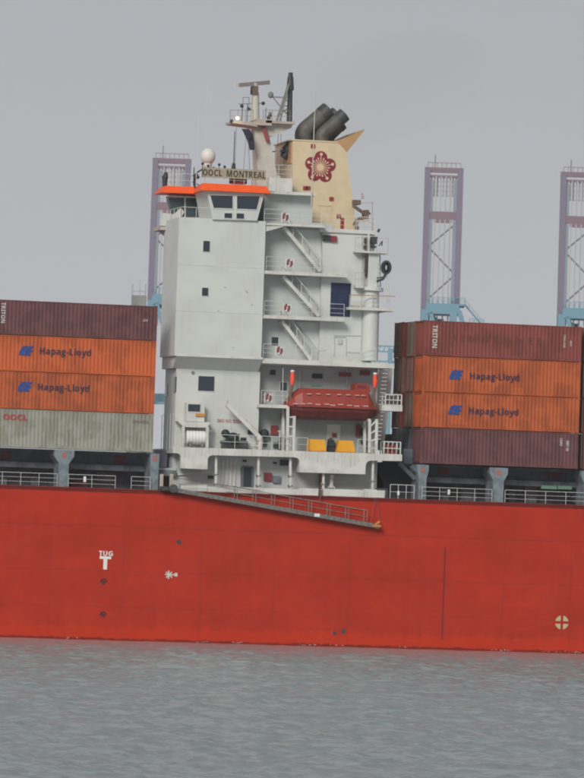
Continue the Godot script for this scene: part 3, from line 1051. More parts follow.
	bar(st, Vector3(-0.47, 36.87, -8.00), Vector3(-0.05, 36.89, -8.00), 0.08)
	pieces("stay_wire", st, M.steel_rope, mast)
	var fl := thing("flag", "dark furled flag hanging limp under the front of the mast platform", "flag")
	st = sb()
	var pts := [Vector3(-2.77, 38.34, -6.40), Vector3(-2.55, 37.96, -6.30), Vector3(-2.32, 37.46, -6.45), Vector3(-2.22, 36.78, -6.30)]
	for i in 3:
		var w := [0.28, 0.32, 0.26, 0.18]
		var a: Vector3 = pts[i]
		var b: Vector3 = pts[i + 1]
		hexa(st, [b + Vector3(-w[i + 1], 0, 0.08), b + Vector3(w[i + 1], 0, 0.02), b + Vector3(w[i + 1], 0, -0.06), b + Vector3(-w[i + 1], 0, -0.04), a + Vector3(-w[i], 0, 0.04), a + Vector3(w[i], 0, 0.1), a + Vector3(w[i], 0, -0.04), a + Vector3(-w[i], 0, -0.08)])
	obj("cloth", st, M.flag, fl)

func build_funnel() -> void:
	var st := sb()
	var z1 := -7.5
	var z0 := -13.5
	face_prism(st, [Vector2(1.13, 37.71), Vector2(4.52, 37.87), Vector2(5.36, 37.07), Vector2(5.61, 35.37), Vector2(5.95, 33.57), Vector2(6.31, 31.02), Vector2(1.32, 30.79)], z0, z1)
	var fun := obj("funnel", st, M.beige, ship)
	# the wind deflector fin
	st = sb()
	face_prism(st, [Vector2(4.36, 37.84), Vector2(5.40, 38.23), Vector2(6.70, 38.88), Vector2(6.14, 38.11), Vector2(5.38, 37.09)], z0 + 0.05, z1 - 0.03)
	obj("deflector_fin", st, M.fin, fun)
	st = sb()
	bx(st, 1.00, 37.75, 4.56, 37.85, z0 - 0.05, z1 + 0.05)
	bx(st, 3.35, 31.26, 3.41, 32.92, z1 - 0.02, z1 + 0.03)
	bx(st, 4.26, 31.30, 4.32, 32.96, z1 - 0.02, z1 + 0.03)
	bx(st, 3.26, 32.95, 4.34, 33.03, z1 - 0.02, z1 + 0.04)
	obj("door_frame", st, M.beige, fun)
	st = sb()
	for p in [Vector3(4.27, 33.50, -7.50), Vector3(4.88, 32.21, -7.50), Vector3(2.70, 37.41, -7.50), Vector3(2.22, 34.22, -7.50), Vector3(2.45, 34.23, -7.50)]:
		bx(st, p.x - 0.16, p.y - 0.14, p.x + 0.16, p.y + 0.14, z1 - 0.02, z1 + 0.08)
	bx(st, 5.04, 31.27, 5.32, 32.10, z1 - 0.02, z1 + 0.03)
	pieces("vent_box", st, M.deck_red, fun)
	# plum blossom emblem
	var o := Vector2(3.33, 35.84)
	st = sb()
	for k in 5:
		var a := PI / 2 + TAU * k / 5 - 0.035
		var c := o + Vector2(cos(a), sin(a)) * 0.72
		tube(st, [Vector3(c.x, c.y, z1 - 0.01), Vector3(c.x, c.y, z1 + 0.02 + 0.003 * k)], [0.50], 24)
	tube(st, [Vector3(o.x, o.y, z1 - 0.01), Vector3(o.x, o.y, z1 + 0.037)], [0.62], 20)
	var em := obj("blossom_emblem", st, M.plum, fun)
	st = sb()
	tube(st, [Vector3(o.x, o.y, z1), Vector3(o.x, o.y, z1 + 0.05)], [0.26], 16)
	for k in 20:
		var a := PI / 2 + TAU * k / 20 - 0.035
		var r := 0.98 if k % 4 == 0 else (0.60 if k % 2 == 0 else 0.68)
		var d := Vector3(cos(a), sin(a), 0)
		var c := Vector3(o.x, o.y, z1 + 0.045)
		bar(st, c + d * 0.24, c + d * r, 0.03, 0.055)
		tube(st, [c + d * r, c + d * r + Vector3(0, 0, 0.012)], [0.12 if k % 4 == 0 else 0.065], 10)
	obj("blossom_stamens", st, M.stamen, fun)
	# exhaust pipes: elbows leaning aft
	var pz := -9.4
	var bend := func(p: Vector3, q: Vector3, e: Vector3) -> Array:
		var out := [p, p.lerp(q, 0.6)]
		for k in 7:
			var s := k / 6.0
			out.append(p.lerp(q, 0.75 + 0.25 * s).lerp(q.lerp(e, 0.22 * s), s))
		out.append(q.lerp(e, 0.6))
		out.append(e)
		return out
	var runs := [
		[bend.call(Vector3(2.41, 37.75, -9.40), Vector3(2.38, 38.62, -9.40), Vector3(4.29, 40.30, -9.40)), 0.67],
		[bend.call(Vector3(3.52, 37.92, -11.00), Vector3(3.54, 38.68, -11.00), Vector3(5.28, 40.26, -11.00)), 0.52],
		[bend.call(Vector3(3.62, 37.76, -8.60), Vector3(3.60, 38.40, -8.60), Vector3(5.31, 39.98, -8.60)), 0.51],
		[bend.call(Vector3(4.66, 37.92, -10.20), Vector3(4.65, 38.34, -10.20), Vector3(5.63, 39.34, -10.20)), 0.33]]
	for r in runs:
		st = sb()
		tube(st, r[0], [r[1]], 16)
		var p := obj("exhaust_pipe", st, M.pipe, fun)
		st = sb()
		var b: Vector3 = r[0][-1]
		var a: Vector3 = r[0][-2].lerp(b, 0.35)
		tube(st, [a, b, b + (b - a).normalized() * 0.03], [r[1] + 0.04], 16)
		tube(st, [b, b + (b - a).normalized() * 0.05], [r[1] * 0.85], 16)
		obj("exhaust_tip", st, M.soot, fun)
	st = sb()
	tube(st, [Vector3(1.40, 37.41, -9.00), Vector3(0.81, 36.55, -9.00)], [0.34, 0.34], 10)
	tube(st, [Vector3(1.51, 37.57, -9.00), Vector3(1.03, 37.01, -9.00)], [0.5, 0.46], 10)
	bx(st, 0.55, 36.93, 0.86, 37.12, -9.2, -8.6)
	obj("black_vent_pipe", st, M.dark, fun)
	st = sb()
	bx(st, 1.09, 36.07, 1.27, 37.54, z1 - 3, z1 - 0.3)
	obj("casing_edge", st, M.fin, fun)
	# casing in front of the funnel foot: white wall up to the bridge roof level
	st = sb()
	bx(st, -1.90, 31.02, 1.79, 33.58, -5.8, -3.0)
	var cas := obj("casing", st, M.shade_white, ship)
	st = sb()
	bx(st, -1.93, 33.29, 1.80, 33.49, -5.9, -2.0)
	bx(st, -0.91, 33.69, 0.85, 34.77, -9.0, -6.0)
	obj("casing_roof", st, M.trim, cas)
	st = sb()
	rails(st, [Vector3(-1.16, 34.72, -6.00), Vector3(0.76, 34.77, -6.00)], 1.0, 3, 0.8, 0.03)
	obj("railing", st, M.rail, cas)
	st = sb()
	rails(st, [Vector3(-2.05, 33.38, -2.20), Vector3(-0.00, 33.46, -2.20)], 0.9, 2, 0.9, 0.03)
	obj("railing", st, M.rail, cas)
	st = sb()
	tube(st, [Vector3(1.43, 32.59, -1.90), Vector3(1.45, 39.05, -1.90), Vector3(1.48, 41.28, -1.90)], [0.05, 0.035, 0.02], 6)
	pieces("whip_aerial", st, M.mast_white, cas)

func deck_slab(called: String, x0: float, y0: float, x1: float, y1: float, z0: float, z1: float, rail: Array, mat: Material = null) -> MeshInstance3D:
	var st := sb()
	bx(st, x0, y0, x1, y1, z0, z1)
	var o := obj(called, st, M.trim if mat == null else mat, ship)
	if rail.size() > 0:
		st = sb()
		for r in rail:
			rails(st, r, 1.02, 3, 1.3, 0.03)
		obj("railing", st, M.rail, o)
	return o

func build_aft_house() -> void:
	var st := sb()
	# inner wall behind the stairs, lighter outer wall under the funnel, shaded wall behind the lifeboat
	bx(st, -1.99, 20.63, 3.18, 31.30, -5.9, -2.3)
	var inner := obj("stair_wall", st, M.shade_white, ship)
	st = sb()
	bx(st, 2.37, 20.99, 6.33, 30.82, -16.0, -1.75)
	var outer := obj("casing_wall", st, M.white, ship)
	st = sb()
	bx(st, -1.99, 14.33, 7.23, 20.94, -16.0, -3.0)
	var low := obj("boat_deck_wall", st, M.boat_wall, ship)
	# lighter wing plate behind each stair
	st = sb()
	face_prism(st, [Vector2(-0.29, 30.74), Vector2(2.30, 30.79), Vector2(2.40, 27.97)], -2.3, -2.2)
	face_prism(st, [Vector2(0.52, 27.22), Vector2(2.50, 27.31), Vector2(2.59, 24.71)], -2.3, -2.2)
	face_prism(st, [Vector2(0.64, 23.89), Vector2(2.62, 23.97), Vector2(2.70, 21.52)], -2.3, -2.2)
	pieces("wing_plate", st, M.white, inner)
	# blue doorway
	st = sb()
	bx(st, 3.10, 24.42, 4.61, 26.90, -1.80, -1.71)
	bx(st, 3.08, 26.09, 4.59, 26.12, -1.75, -1.68)
	bx(st, 3.11, 25.27, 4.62, 25.31, -1.75, -1.68)
	obj("blue_door", st, M.dark_blue, outer)
	st = sb()
	bx(st, 2.33, 29.95, 2.90, 30.39, -1.75, -1.55)
	pieces("dark_box", st, M.dark, outer)
	st = sb()
	bx(st, 2.92, 29.93, 3.38, 30.36, -1.75, -1.53)
	obj("red_box", st, M.fire_red, outer)
	st = sb()
	for e in [[Vector3(3.51, 21.47, -1.75), Vector3(3.50, 22.81, -1.75)], [Vector3(4.42, 21.51, -1.75), Vector3(4.38, 22.84, -1.75)], [Vector3(3.46, 22.88, -1.75), Vector3(4.38, 22.92, -1.75)], [Vector3(4.49, 21.81, -1.75), Vector3(5.48, 21.81, -1.75)], [Vector3(2.05, 21.86, -1.75), Vector3(2.89, 21.89, -1.75)], [Vector3(3.46, 23.00, -1.75), Vector3(5.90, 23.09, -1.75)], [Vector3(5.33, 30.54, -1.75), Vector3(5.58, 21.26, -1.75)]]:
		bar(st, e[0] + Vector3(0, 0, 0.03), e[1] + Vector3(0, 0, 0.03), 0.06)
	bx(st, 3.78, 22.38, 4.08, 22.75, -1.75, -1.65)
	pieces("pipe_run", st, M.shade_white, outer)
	# decks beside the stairs
	var r := func(xa: float, xb: float, y: float, z: float) -> Array: return [Vector3(xa, y, z), Vector3(xb, y, z)]
	var ya := 31.04
	deck_slab("bridge_deck", -2.53, 30.88, 2.32, 31.03, -4, -0.7, [[Vector3(-2.36, ya, -0.8), Vector3(1.95, ya, -0.8)]])
	st = sb()
	face_prism(st, [Vector2(-2.51, 30.79), Vector2(-0.81, 30.85), Vector2(-1.37, 30.65), Vector2(-2.50, 30.31)], -0.95, -0.75)
	obj("knee_bracket", st, M.trim, ship)
	deck_slab("funnel_deck", 2.09, 30.62, 6.28, 30.90, -13, -1.6, [[Vector3(2.18, 30.87, -1.7), Vector3(6.23, 30.87, -1.7)]])
	var y2 := 27.54
	deck_slab("stair_deck", -2.29, 27.28, 4.07, 27.52, -3.4, -0.7, [[Vector3(-2.08, y2, -0.8), Vector3(4.02, y2, -0.8)]])
	var y3 := 24.27
	deck_slab("stair_deck", -2.21, 24.00, 4.00, 24.25, -3.4, -0.7, [[Vector3(-2.12, y3, -0.8), Vector3(3.94, y3, -0.8)]])
	var y4 := 21.12
	deck_slab("upper_boat_deck", -2.13, 20.69, 7.88, 21.05, -4.0, -0.7, [[Vector3(-2.08, y4, -0.8), Vector3(6.49, y4, -0.8)]])
	var y5 := 17.68
	deck_slab("landing_deck", -2.20, 17.44, -0.09, 17.67, -3.5, -0.9, [[Vector3(-2.07, y5, -1.0), Vector3(-0.11, y5, -1.0)]])
	deck_slab("side_platform", 7.02, 17.54, 8.58, 17.94, -2.4, -0.6, [])
	# stairs
	for e in [[Vector3(-0.72, 30.82, -1.30), Vector3(2.12, 27.70, -1.30)], [Vector3(-0.67, 27.20, -1.30), Vector3(2.16, 24.37, -1.30)], [Vector3(-0.63, 23.88, -1.30), Vector3(1.67, 21.09, -1.30)]]:
		st = sb()
		steps(st, e[0], e[1], Vector3(0, 0, -0.8), 16)
		obj("stairway", st, M.trim, ship)
	st = sb()
	bar(st, Vector3(7.94, 20.76, -5.00), Vector3(7.38, 14.67, -5.00), 0.08, 0.3)
	bar(st, Vector3(8.71, 20.79, -5.00), Vector3(8.19, 14.70, -5.00), 0.08, 0.3)
	for k in 22:
		var p := Vector3(7.94, 20.76, -5.00).lerp(Vector3(7.38, 14.67, -5.00), k / 21.0)
		bx(st, p.x, p.y, p.x + 0.75, p.y + 0.235, -5.3, -5.0)
	obj("stairway", st, M.pure_white, ship)
	# windows and small boxes in the shaded walls
	window(inner, -1.15, 22.08, -0.63, 22.71, -2.3)
	window(low, -0.20, 18.79, 0.31, 19.41, -3.0)
	st = sb()
	for e in [[-0.83, 15.49, -0.30, 16.18], [-0.11, 16.69, 0.29, 17.09], [5.65, 15.60, 5.99, 16.49], [3.86, 15.50, 4.17, 15.79], [5.84, 20.18, 6.57, 20.50], [4.24, 20.02, 5.12, 20.32]]:
		st = sb()
		bx(st, e[0], e[1], e[2], e[3], -3.0, -2.8)
		obj("hose_box", st, M.fire_red, low)
	st = sb()
	bx(st, 3.45, 14.53, 4.48, 16.42, -3.0, -2.94)
	obj("door", st, M.trim, low)
	st = sb()
	bx(st, 2.13, 19.23, 2.89, 19.42, -3.0, -2.92)
	obj("green_sign", st, M.green_sign, low)
	st = sb()
	for p in [Vector3(2.39, 19.97, -2.90), Vector3(2.77, 19.98, -2.90), Vector3(-0.82, 20.10, -2.90), Vector3(6.14, 15.87, -2.80), Vector3(6.27, 15.28, -2.80), Vector3(-0.39, 14.74, -2.80), Vector3(-1.48, 15.48, -2.80), Vector3(-1.34, 14.85, -2.80), Vector3(-0.05, 14.83, -2.80)]:
		bx(st, p.x - 0.2, p.y - 0.18, p.x + 0.2, p.y + 0.18, p.z - 0.2, p.z)
	bx(st, -0.21, 14.42, 0.07, 15.34, -2.95, -2.6)
	bx(st, 5.97, 15.87, 6.43, 16.24, -2.95, -2.6)
	bx(st, 6.24, 14.69, 6.66, 15.29, -2.95, -2.6)
	bx(st, 7.23, 14.65, 7.58, 15.40, -2.95, -2.6)
	ball(st, Vector3(-1.37, 15.55, -2.60), 0.35, 1.0, 10)
	pieces("small_fittings", st, M.dark, low)
	st = sb()
	bar(st, Vector3(-0.64, 15.74, -1.50), Vector3(-0.34, 15.75, -1.50), 0.06)
	bar(st, Vector3(-0.49, 15.74, -1.50), Vector3(-0.46, 14.43, -1.50), 0.06)
	bar(st, Vector3(-0.46, 20.41, -1.20), Vector3(-0.41, 17.83, -1.20), 0.04)
	bar(st, Vector3(1.23, 20.37, -2.90), Vector3(1.31, 17.99, -2.90), 0.05)
	bar(st, Vector3(4.81, 20.66, -2.90), Vector3(4.86, 19.32, -2.90), 0.05)
	pieces("pipe_run", st, M.rail, low)
	# round crane column with its platforms
	st = sb()
	var cz := -1.7
	tube(st, [Vector3(6.22, 21.21, -1.70), Vector3(6.21, 25.07, -1.70)], [0.62], 20)
	tube(st, [Vector3(6.21, 25.07, -1.70), Vector3(6.20, 26.45, -1.70)], [0.58], 20)
	tube(st, [Vector3(6.21, 26.41, -1.70), Vector3(6.22, 26.67, -1.70)], [0.86], 20)
	bx(st, 5.80, 26.49, 6.56, 29.23, cz - 0.35, cz + 0.35)
	var col := obj("crane_column", st, M.white, ship)
	st = sb()
	bx(st, 4.67, 29.19, 7.27, 29.31, -2.3, -1.0)
	bx(st, 4.80, 26.57, 5.41, 26.79, -2.3, -1.0)
	pieces("upper_platform", st, M.trim, col)
	st = sb()
	rails(st, [Vector3(4.68, 29.21, -1.10), Vector3(5.60, 29.25, -1.10)], 1.05, 1, 0.9, 0.035)
	rails(st, [Vector3(6.36, 29.25, -1.10), Vector3(7.20, 29.29, -1.10)], 1.05, 1, 0.9, 0.035)
	rails(st, [Vector3(4.77, 26.69, -1.10), Vector3(5.46, 26.73, -1.10)], 1.0, 2, 0.5, 0.03)
	bar(st, Vector3(6.74, 29.26, -1.70), Vector3(6.87, 26.74, -1.70), 0.07)
	bar(st, Vector3(6.55, 29.25, -1.70), Vector3(6.67, 26.50, -1.70), 0.06)
	bar(st, Vector3(5.50, 29.20, -1.70), Vector3(5.64, 26.46, -1.70), 0.12)
	for k in 8:
		bar(st, Vector3(6.77, 29.04, -1.70) + Vector3(0, -0.32 * k, 0), Vector3(6.56, 29.03, -1.70) + Vector3(0, -0.32 * k, 0), 0.035)
	obj("ladder", st, M.dirty_buff, col)
	st = sb()
	for e in [[5.49, 29.95, 5.73, 30.36], [5.98, 29.91, 6.44, 30.43], [5.47, 29.51, 5.73, 29.77], [6.04, 29.61, 6.35, 29.76], [5.58, 27.50, 5.72, 28.99]]:
		bx(st, e[0], e[1], e[2], e[3], cz - 0.3, cz + 0.38)
	bar(st, Vector3(6.54, 30.81, -1.70), Vector3(6.64, 31.04, -1.70), 0.16)
	bar(st, Vector3(6.65, 29.78, -1.70), Vector3(6.90, 30.16, -1.70), 0.07)
	bar(st, Vector3(6.88, 29.79, -1.70), Vector3(6.87, 30.16, -1.70), 0.07)
	pieces("winch_gear", st, M.soot, col)
	st = sb()
	bar(st, Vector3(5.72, 30.64, -1.30), Vector3(5.76, 29.27, -1.30), 0.12)
	bar(st, Vector3(5.87, 30.65, -1.30), Vector3(6.37, 30.60, -1.30), 0.1)
	obj("guide_post", st, M.trim, col)
	st = sb()
	for k in 24:
		var a := TAU * k / 24
		var b := TAU * (k + 1.3) / 24
		var o := Vector3(7.13, 28.18, -1.20)
		bar(st, o + Vector3(cos(a) * 0.24, sin(a) * 0.38, 0), o + Vector3(cos(b) * 0.24, sin(b) * 0.38, 0), 0.24, 0.3)
	bar(st, Vector3(7.17, 27.77, -1.20), Vector3(6.91, 27.31, -1.20), 0.18)
	bar(st, Vector3(6.91, 27.31, -1.20), Vector3(6.46, 27.11, -1.20), 0.18)
	bar(st, Vector3(6.45, 27.37, -1.20), Vector3(6.99, 27.46, -1.20), 0.09)
	obj("hose_loop", st, M.soot, col)
	st = sb()
	bar(st, Vector3(7.43, 27.56, -1.30), Vector3(7.55, 25.12, -1.30), 0.05)
	bar(st, Vector3(7.25, 27.56, -1.30), Vector3(7.37, 25.11, -1.30), 0.05)
	for k in 7:
		bar(st, Vector3(7.27, 27.41, -1.30) + Vector3(0, -0.34 * k, 0), Vector3(7.44, 27.42, -1.30) + Vector3(0, -0.34 * k, 0), 0.04)
	obj("ladder", st, M.rail, col)
	var pl := deck_slab("column_platform", 4.30, 24.93, 7.81, 25.11, -2.4, -0.8, [])
	st = sb()
	rails(st, [Vector3(4.36, 25.04, -0.90), Vector3(7.79, 25.11, -0.90)], 0.95, 3, 0.8, 0.035)
	obj("railing", st, M.rail, pl)
	st = sb()
	bar(st, Vector3(4.32, 26.01, -0.86), Vector3(7.77, 26.05, -0.86), 0.06)
	obj("handrail", st, M.rusty_rail, pl)
	st = sb()
	face_prism(st, [Vector2(6.77, 24.97), Vector2(7.84, 25.01), Vector2(6.62, 24.74)], -1.3, -1.2)
	bx(st, 4.56, 25.07, 5.36, 25.27, -2.0, -1.4)
	obj("bracket", st, M.dirty_buff, pl)
	# gear aft of the funnel
	st = sb()
	bx(st, 5.88, 33.14, 6.46, 33.48, -8, -7)
	bar(st, Vector3(5.84, 33.05, -7.00), Vector3(6.96, 32.34, -7.00), 0.22)
	bx(st, 6.71, 32.10, 7.06, 32.74, -7.6, -6.8)
	bar(st, Vector3(6.89, 32.75, -6.80), Vector3(7.18, 32.42, -6.80), 0.1)
	for k in 6:
		var a := PI * (0.5 + k / 12.0)
		var b := PI * (0.5 + (k + 1) / 12.0)
		var o := Vector3(6.63, 31.49, -6.80)
		bar(st, o + Vector3(cos(a) * 0.62, sin(a) * 0.62, 0), o + Vector3(cos(b) * 0.62, sin(b) * 0.62, 0), 0.3, 0.3)
	bx(st, 6.13, 31.09, 6.32, 31.51, -7.4, -6.8)
	obj("stores_crane_boom", st, M.brown_dark, ship)
	st = sb()
	bar(st, Vector3(6.93, 31.00, -5.00), Vector3(6.85, 33.25, -5.00), 0.06)
	bar(st, Vector3(6.31, 33.22, -6.40), Vector3(6.85, 33.21, -5.00), 0.05)
	bar(st, Vector3(6.46, 33.53, -6.40), Vector3(6.40, 33.98, -6.40), 0.16)
	rails(st, [Vector3(5.48, 30.98, -4.60), Vector3(6.87, 31.01, -4.60)], 1.0, 3, 0.7, 0.03)
	bar(st, Vector3(6.00, 31.84, -6.20), Vector3(6.93, 31.92, -6.20), 0.14)
	obj("guard_frame", st, M.dirty_buff, ship)

func build_boat_deck() -> void:
	# the long white bulwark plate of the boat deck with two hanging boxes
	var st := sb()
	var z1 := -0.15
	var z0 := -0.45
	var a := [Vector2(-8.75, 14.28), Vector2(8.57, 14.34), Vector2(8.56, 13.86)]
	var lowr := [Vector2(6.24, 13.81), Vector2(6.00, 13.76), Vector2(5.85, 13.58), Vector2(5.82, 13.39), Vector2(5.81, 12.78), Vector2(0.81, 12.75), Vector2(0.80, 13.58), Vector2(0.70, 13.75), Vector2(0.55, 13.82), Vector2(0.32, 13.85)]
	var lowl := [Vector2(-5.74, 13.77), Vector2(-5.99, 13.71), Vector2(-6.11, 13.52), Vector2(-6.12, 12.72), Vector2(-8.12, 12.73), Vector2(-8.14, 13.59), Vector2(-8.23, 13.75), Vector2(-8.41, 13.82), Vector2(-8.73, 13.83)]
	face_prism(st, a + lowr + lowl, z0, z1)
	var bul := obj("boat_deck_bulwark", st, M.trim, ship)
	st = sb()
	hexa(st, [Vector3(-8.66, 13.83, -0.30), Vector3(8.60, 13.87, -0.30), Vector3(8.60, 13.87, -0.30) + Vector3(0, 0, -3.2), Vector3(-8.66, 13.83, -0.30) + Vector3(0, 0, -5), Vector3(-8.67, 14.05, -0.30), Vector3(8.60, 14.09, -0.30), Vector3(8.60, 14.09, -0.30) + Vector3(0, 0, -3.2), Vector3(-8.67, 14.05, -0.30) + Vector3(0, 0, -5)])
	obj("boat_deck", st, M.trim, ship)
	st = sb()
	bx(st, 0.87, 12.79, 5.87, 13.90, -1.6, -0.46)
	bx(st, -8.05, 12.79, -6.10, 13.74, -1.6, -0.46)
	pieces("boat_deck_box", st, M.trim, ship)
	st = sb()
	rails(st, [Vector3(-8.64, 14.28, -0.30), Vector3(-8.01, 14.29, -0.30)], 1.35, 3, 0.9, 0.03)
	obj("railing", st, M.rail, bul)
	st = sb()
	rails(st, [Vector3(-6.17, 14.30, -0.30), Vector3(-5.50, 14.30, -0.30)], 2.5, 2, 0.6, 0.03)
	obj("railing", st, M.rail, bul)
	st = sb()
	rails(st, [Vector3(-5.50, 14.30, -0.30), Vector3(0.08, 14.32, -0.30)], 1.0, 2, 1.5, 0.035)
	obj("railing", st, M.rail, bul)
	st = sb()
	rails(st, [Vector3(0.53, 14.31, -0.30), Vector3(1.40, 14.31, -0.30)], 1.0, 2, 2.4, 0.03)
	obj("railing", st, M.rail, bul)
	st = sb()
	rails(st, [Vector3(5.19, 14.34, -0.30), Vector3(6.30, 14.34, -0.30)], 1.0, 2, 2.4, 0.03)
	obj("railing", st, M.rail, bul)
	st = sb()
	rails(st, [Vector3(-8.61, 14.08, -5.20), Vector3(-8.64, 14.13, -1.00)], 2.6, 3, 1.0, 0.035)
	obj("railing", st, M.rail, bul)
	# life raft frame with flared head, and the white cabinet above it
	st = sb()
	bar(st, Vector3(-7.88, 14.30, -0.80), Vector3(-7.90, 15.84, -0.80), 0.2)
	bar(st, Vector3(-6.08, 14.29, -0.80), Vector3(-6.10, 15.84, -0.80), 0.2)
	bar(st, Vector3(-7.69, 14.31, -1.70), Vector3(-7.72, 15.86, -1.70), 0.14)
	bar(st, Vector3(-5.89, 14.31, -1.70), Vector3(-5.91, 15.85, -1.70), 0.14)
	face_prism(st, [Vector2(-8.36, 16.17), Vector2(-5.81, 16.19), Vector2(-6.08, 15.87), Vector2(-6.29, 15.78), Vector2(-7.75, 15.77), Vector2(-7.98, 15.87)], -1.8, -0.7)
	obj("raft_frame", st, M.trim, ship)
	st = sb()
	bx(st, -7.65, 16.21, -6.30, 17.57, -1.8, -1.0)
	var cab := obj("cabinet", st, M.trim, ship)
	window(cab, -7.55, 16.93, -6.64, 17.47, -1.0)
	st = sb()
	bx(st, -6.98, 16.60, -6.27, 16.81, -1.2, -0.88)
	obj("orange_strip", st, M.orange_strip, cab)
	# small jib crane
	st = sb()
	tube(st, [Vector3(-2.09, 14.33, -0.90), Vector3(-2.10, 15.25, -0.90)], [0.24, 0.22], 10)
	bar(st, Vector3(-2.07, 15.18, -0.90), Vector3(-4.65, 17.55, -0.90), 0.24, 0.3)
	obj("jib_crane", st, M.trim, ship)
	st = sb()
	bar(st, Vector3(-2.41, 15.57, -0.86), Vector3(-4.69, 17.54, -0.86), 0.1, 0.34)
	bar(st, Vector3(-4.32, 17.01, -0.80), Vector3(-4.29, 15.46, -0.80), 0.025)
	bar(st, Vector3(-4.66, 17.66, -0.90), Vector3(-4.59, 17.84, -0.90), 0.09)
	bx(st, -2.34, 14.73, -1.89, 15.03, -1.1, -0.7)
	bx(st, -2.86, 14.43, -1.95, 14.54, -1.1, -0.7)
	obj("jib_underside", st, M.dirty_buff, ship)
	# cradle with dark deck machinery
	st = sb()
	bx(st, -4.92, 14.74, -3.00, 14.89, -1.8, -0.8)
	for x in [-4.91, -4.31, -3.67, -3.03]:
		bar(st, Vector3(x, 14.30, -0.9), Vector3(x, 14.81, -0.9), 0.08)
	bx(st, -4.87, 14.41, -2.99, 14.48, -1.8, -0.85)
	pieces("cradle", st, M.soot, ship)
	st = sb()
	ball(st, Vector3(-4.63, 15.42, -1.20), 0.33, 0.95, 12)
	ball(st, Vector3(-4.05, 15.14, -1.20), 0.48, 0.8, 12)
	tube(st, [Vector3(-4.38, 14.87, -1.20), Vector3(-4.32, 15.24, -1.20)], [0.2, 0.26], 8)
	tube(st, [Vector3(-4.22, 15.03, -1.10), Vector3(-3.69, 14.90, -1.10)], [0.38, 0.3], 10)
	bar(st, Vector3(-4.25, 15.39, -1.00), Vector3(-3.61, 15.34, -1.00), 0.12)
	bx(st, -3.41, 14.93, -3.07, 15.17, -1.5, -1.0)
	bx(st, -2.81, 15.46, -2.43, 15.76, -1.9, -1.6)
	obj("mooring_winch", st, M.black_green, ship)
	# lower main-deck wall, posts, door and boxes
	st = sb()
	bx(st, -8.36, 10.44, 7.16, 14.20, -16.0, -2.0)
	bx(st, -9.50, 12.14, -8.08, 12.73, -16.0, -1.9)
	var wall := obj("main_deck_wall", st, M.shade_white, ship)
	st = sb()
	face_prism(st, [Vector2(-3.18, 11.53), Vector2(-3.23, 12.93), Vector2(-3.09, 13.12), Vector2(-2.33, 13.12), Vector2(-2.20, 12.97), Vector2(-2.20, 11.53)], -2.03, -1.96)
	obj("door_frame", st, M.blue_grey, wall)
	st = sb()
	bx(st, -2.99, 11.58, -2.40, 12.99, -2.0, -1.93)
	obj("door", st, M.dark, wall)
	st = sb()
	bx(st, -1.45, 12.06, -0.90, 12.65, -2.0, -1.8)
	obj("hose_box", st, M.fire_red, wall)
	st = sb()
	bx(st, -0.78, 11.93, -0.21, 12.44, -2.0, -1.8)
	obj("grey_box", st, M.blue_grey, wall)
	st = sb()
	bx(st, -0.27, 13.23, 0.39, 13.64, -2.0, -1.8)
	bx(st, -5.67, 12.08, -5.28, 12.30, -2.0, -1.8)
	bx(st, -3.09, 13.38, -2.83, 13.55, -2.0, -1.8)
	bx(st, -0.79, 13.32, -0.52, 13.47, -2.0, -1.9)
	pieces("dark_box", st, M.dark, wall)
	st = sb()
	for p in [[Vector3(-4.59, 13.55, -1.95), Vector3(-4.55, 11.56, -1.95)], [Vector3(-4.28, 13.56, -1.95), Vector3(-4.25, 11.57, -1.95)], [Vector3(-3.98, 13.57, -1.95), Vector3(-3.95, 11.58, -1.95)], [Vector3(-3.68, 13.58, -1.95), Vector3(-3.65, 11.59, -1.95)]]:
		bar(st, p[0], p[1], 0.1)
	bar(st, Vector3(-8.02, 12.28, -1.90), Vector3(-5.39, 12.56, -1.90), 0.12)
	pieces("pipe_run", st, M.trim, wall)
	for p in [[Vector3(-5.36, 11.31, -0.60), Vector3(-5.41, 13.80, -0.60)], [Vector3(-2.17, 11.31, -0.60), Vector3(-2.22, 13.84, -0.60)], [Vector3(0.25, 11.39, -0.60), Vector3(0.18, 13.86, -0.60)], [Vector3(2.75, 11.29, -0.60), Vector3(2.73, 12.84, -0.60)], [Vector3(6.48, 11.20, -0.60), Vector3(6.47, 13.79, -0.60)]]:
		st = sb()
		bar(st, p[0], p[1], 0.16)
		var post := obj("bulwark_post", st, M.trim, ship)
		st = sb()
		for k in [0.12, 0.42]:
			var q: Vector3 = p[0].lerp(p[1], k)
			for s in [-1, 1]:
				ball(st, q + Vector3(s * 0.13, 0.05, 0.06), 0.085, 1.0, 8)
			bar(st, q + Vector3(-0.15, -0.08, 0.08), q + Vector3(0.16, 0.08, 0.08), 0.07)
		obj("roller", st, M.grey_metal, post)
	st = sb()
	bar(st, Vector3(3.50, 12.43, -1.20), Vector3(3.49, 11.69, -1.20), 0.22)
	bar(st, Vector3(3.49, 11.98, -1.20), Vector3(3.22, 11.64, -1.20), 0.1)
	bar(st, Vector3(3.49, 11.98, -1.20), Vector3(3.79, 11.66, -1.20), 0.1)
	tube(st, [Vector3(3.52, 12.65, -1.20), Vector3(3.51, 12.32, -1.20)], [0.2, 0.12], 8)
	obj("fairlead", st, M.trim, ship)
	st = sb()
	bx(st, 2.70, 11.37, 2.95, 12.70, -1.9, -1.6)
	bx(st, 2.34, 11.03, 2.68, 11.51, -0.8, -0.3)
	obj("dark_post", st, M.brown_dark, ship)
	# white bulwark pieces along the rail of the hull
	st = sb()
	bx(st, -6.10, 10.99, 0.81, 11.50, -0.2, -0.1)
	bx(st, 0.82, 11.06, 2.28, 11.59, -0.5, -0.04)
	bx(st, 2.66, 11.11, 5.73, 11.62, -0.5, -0.04)
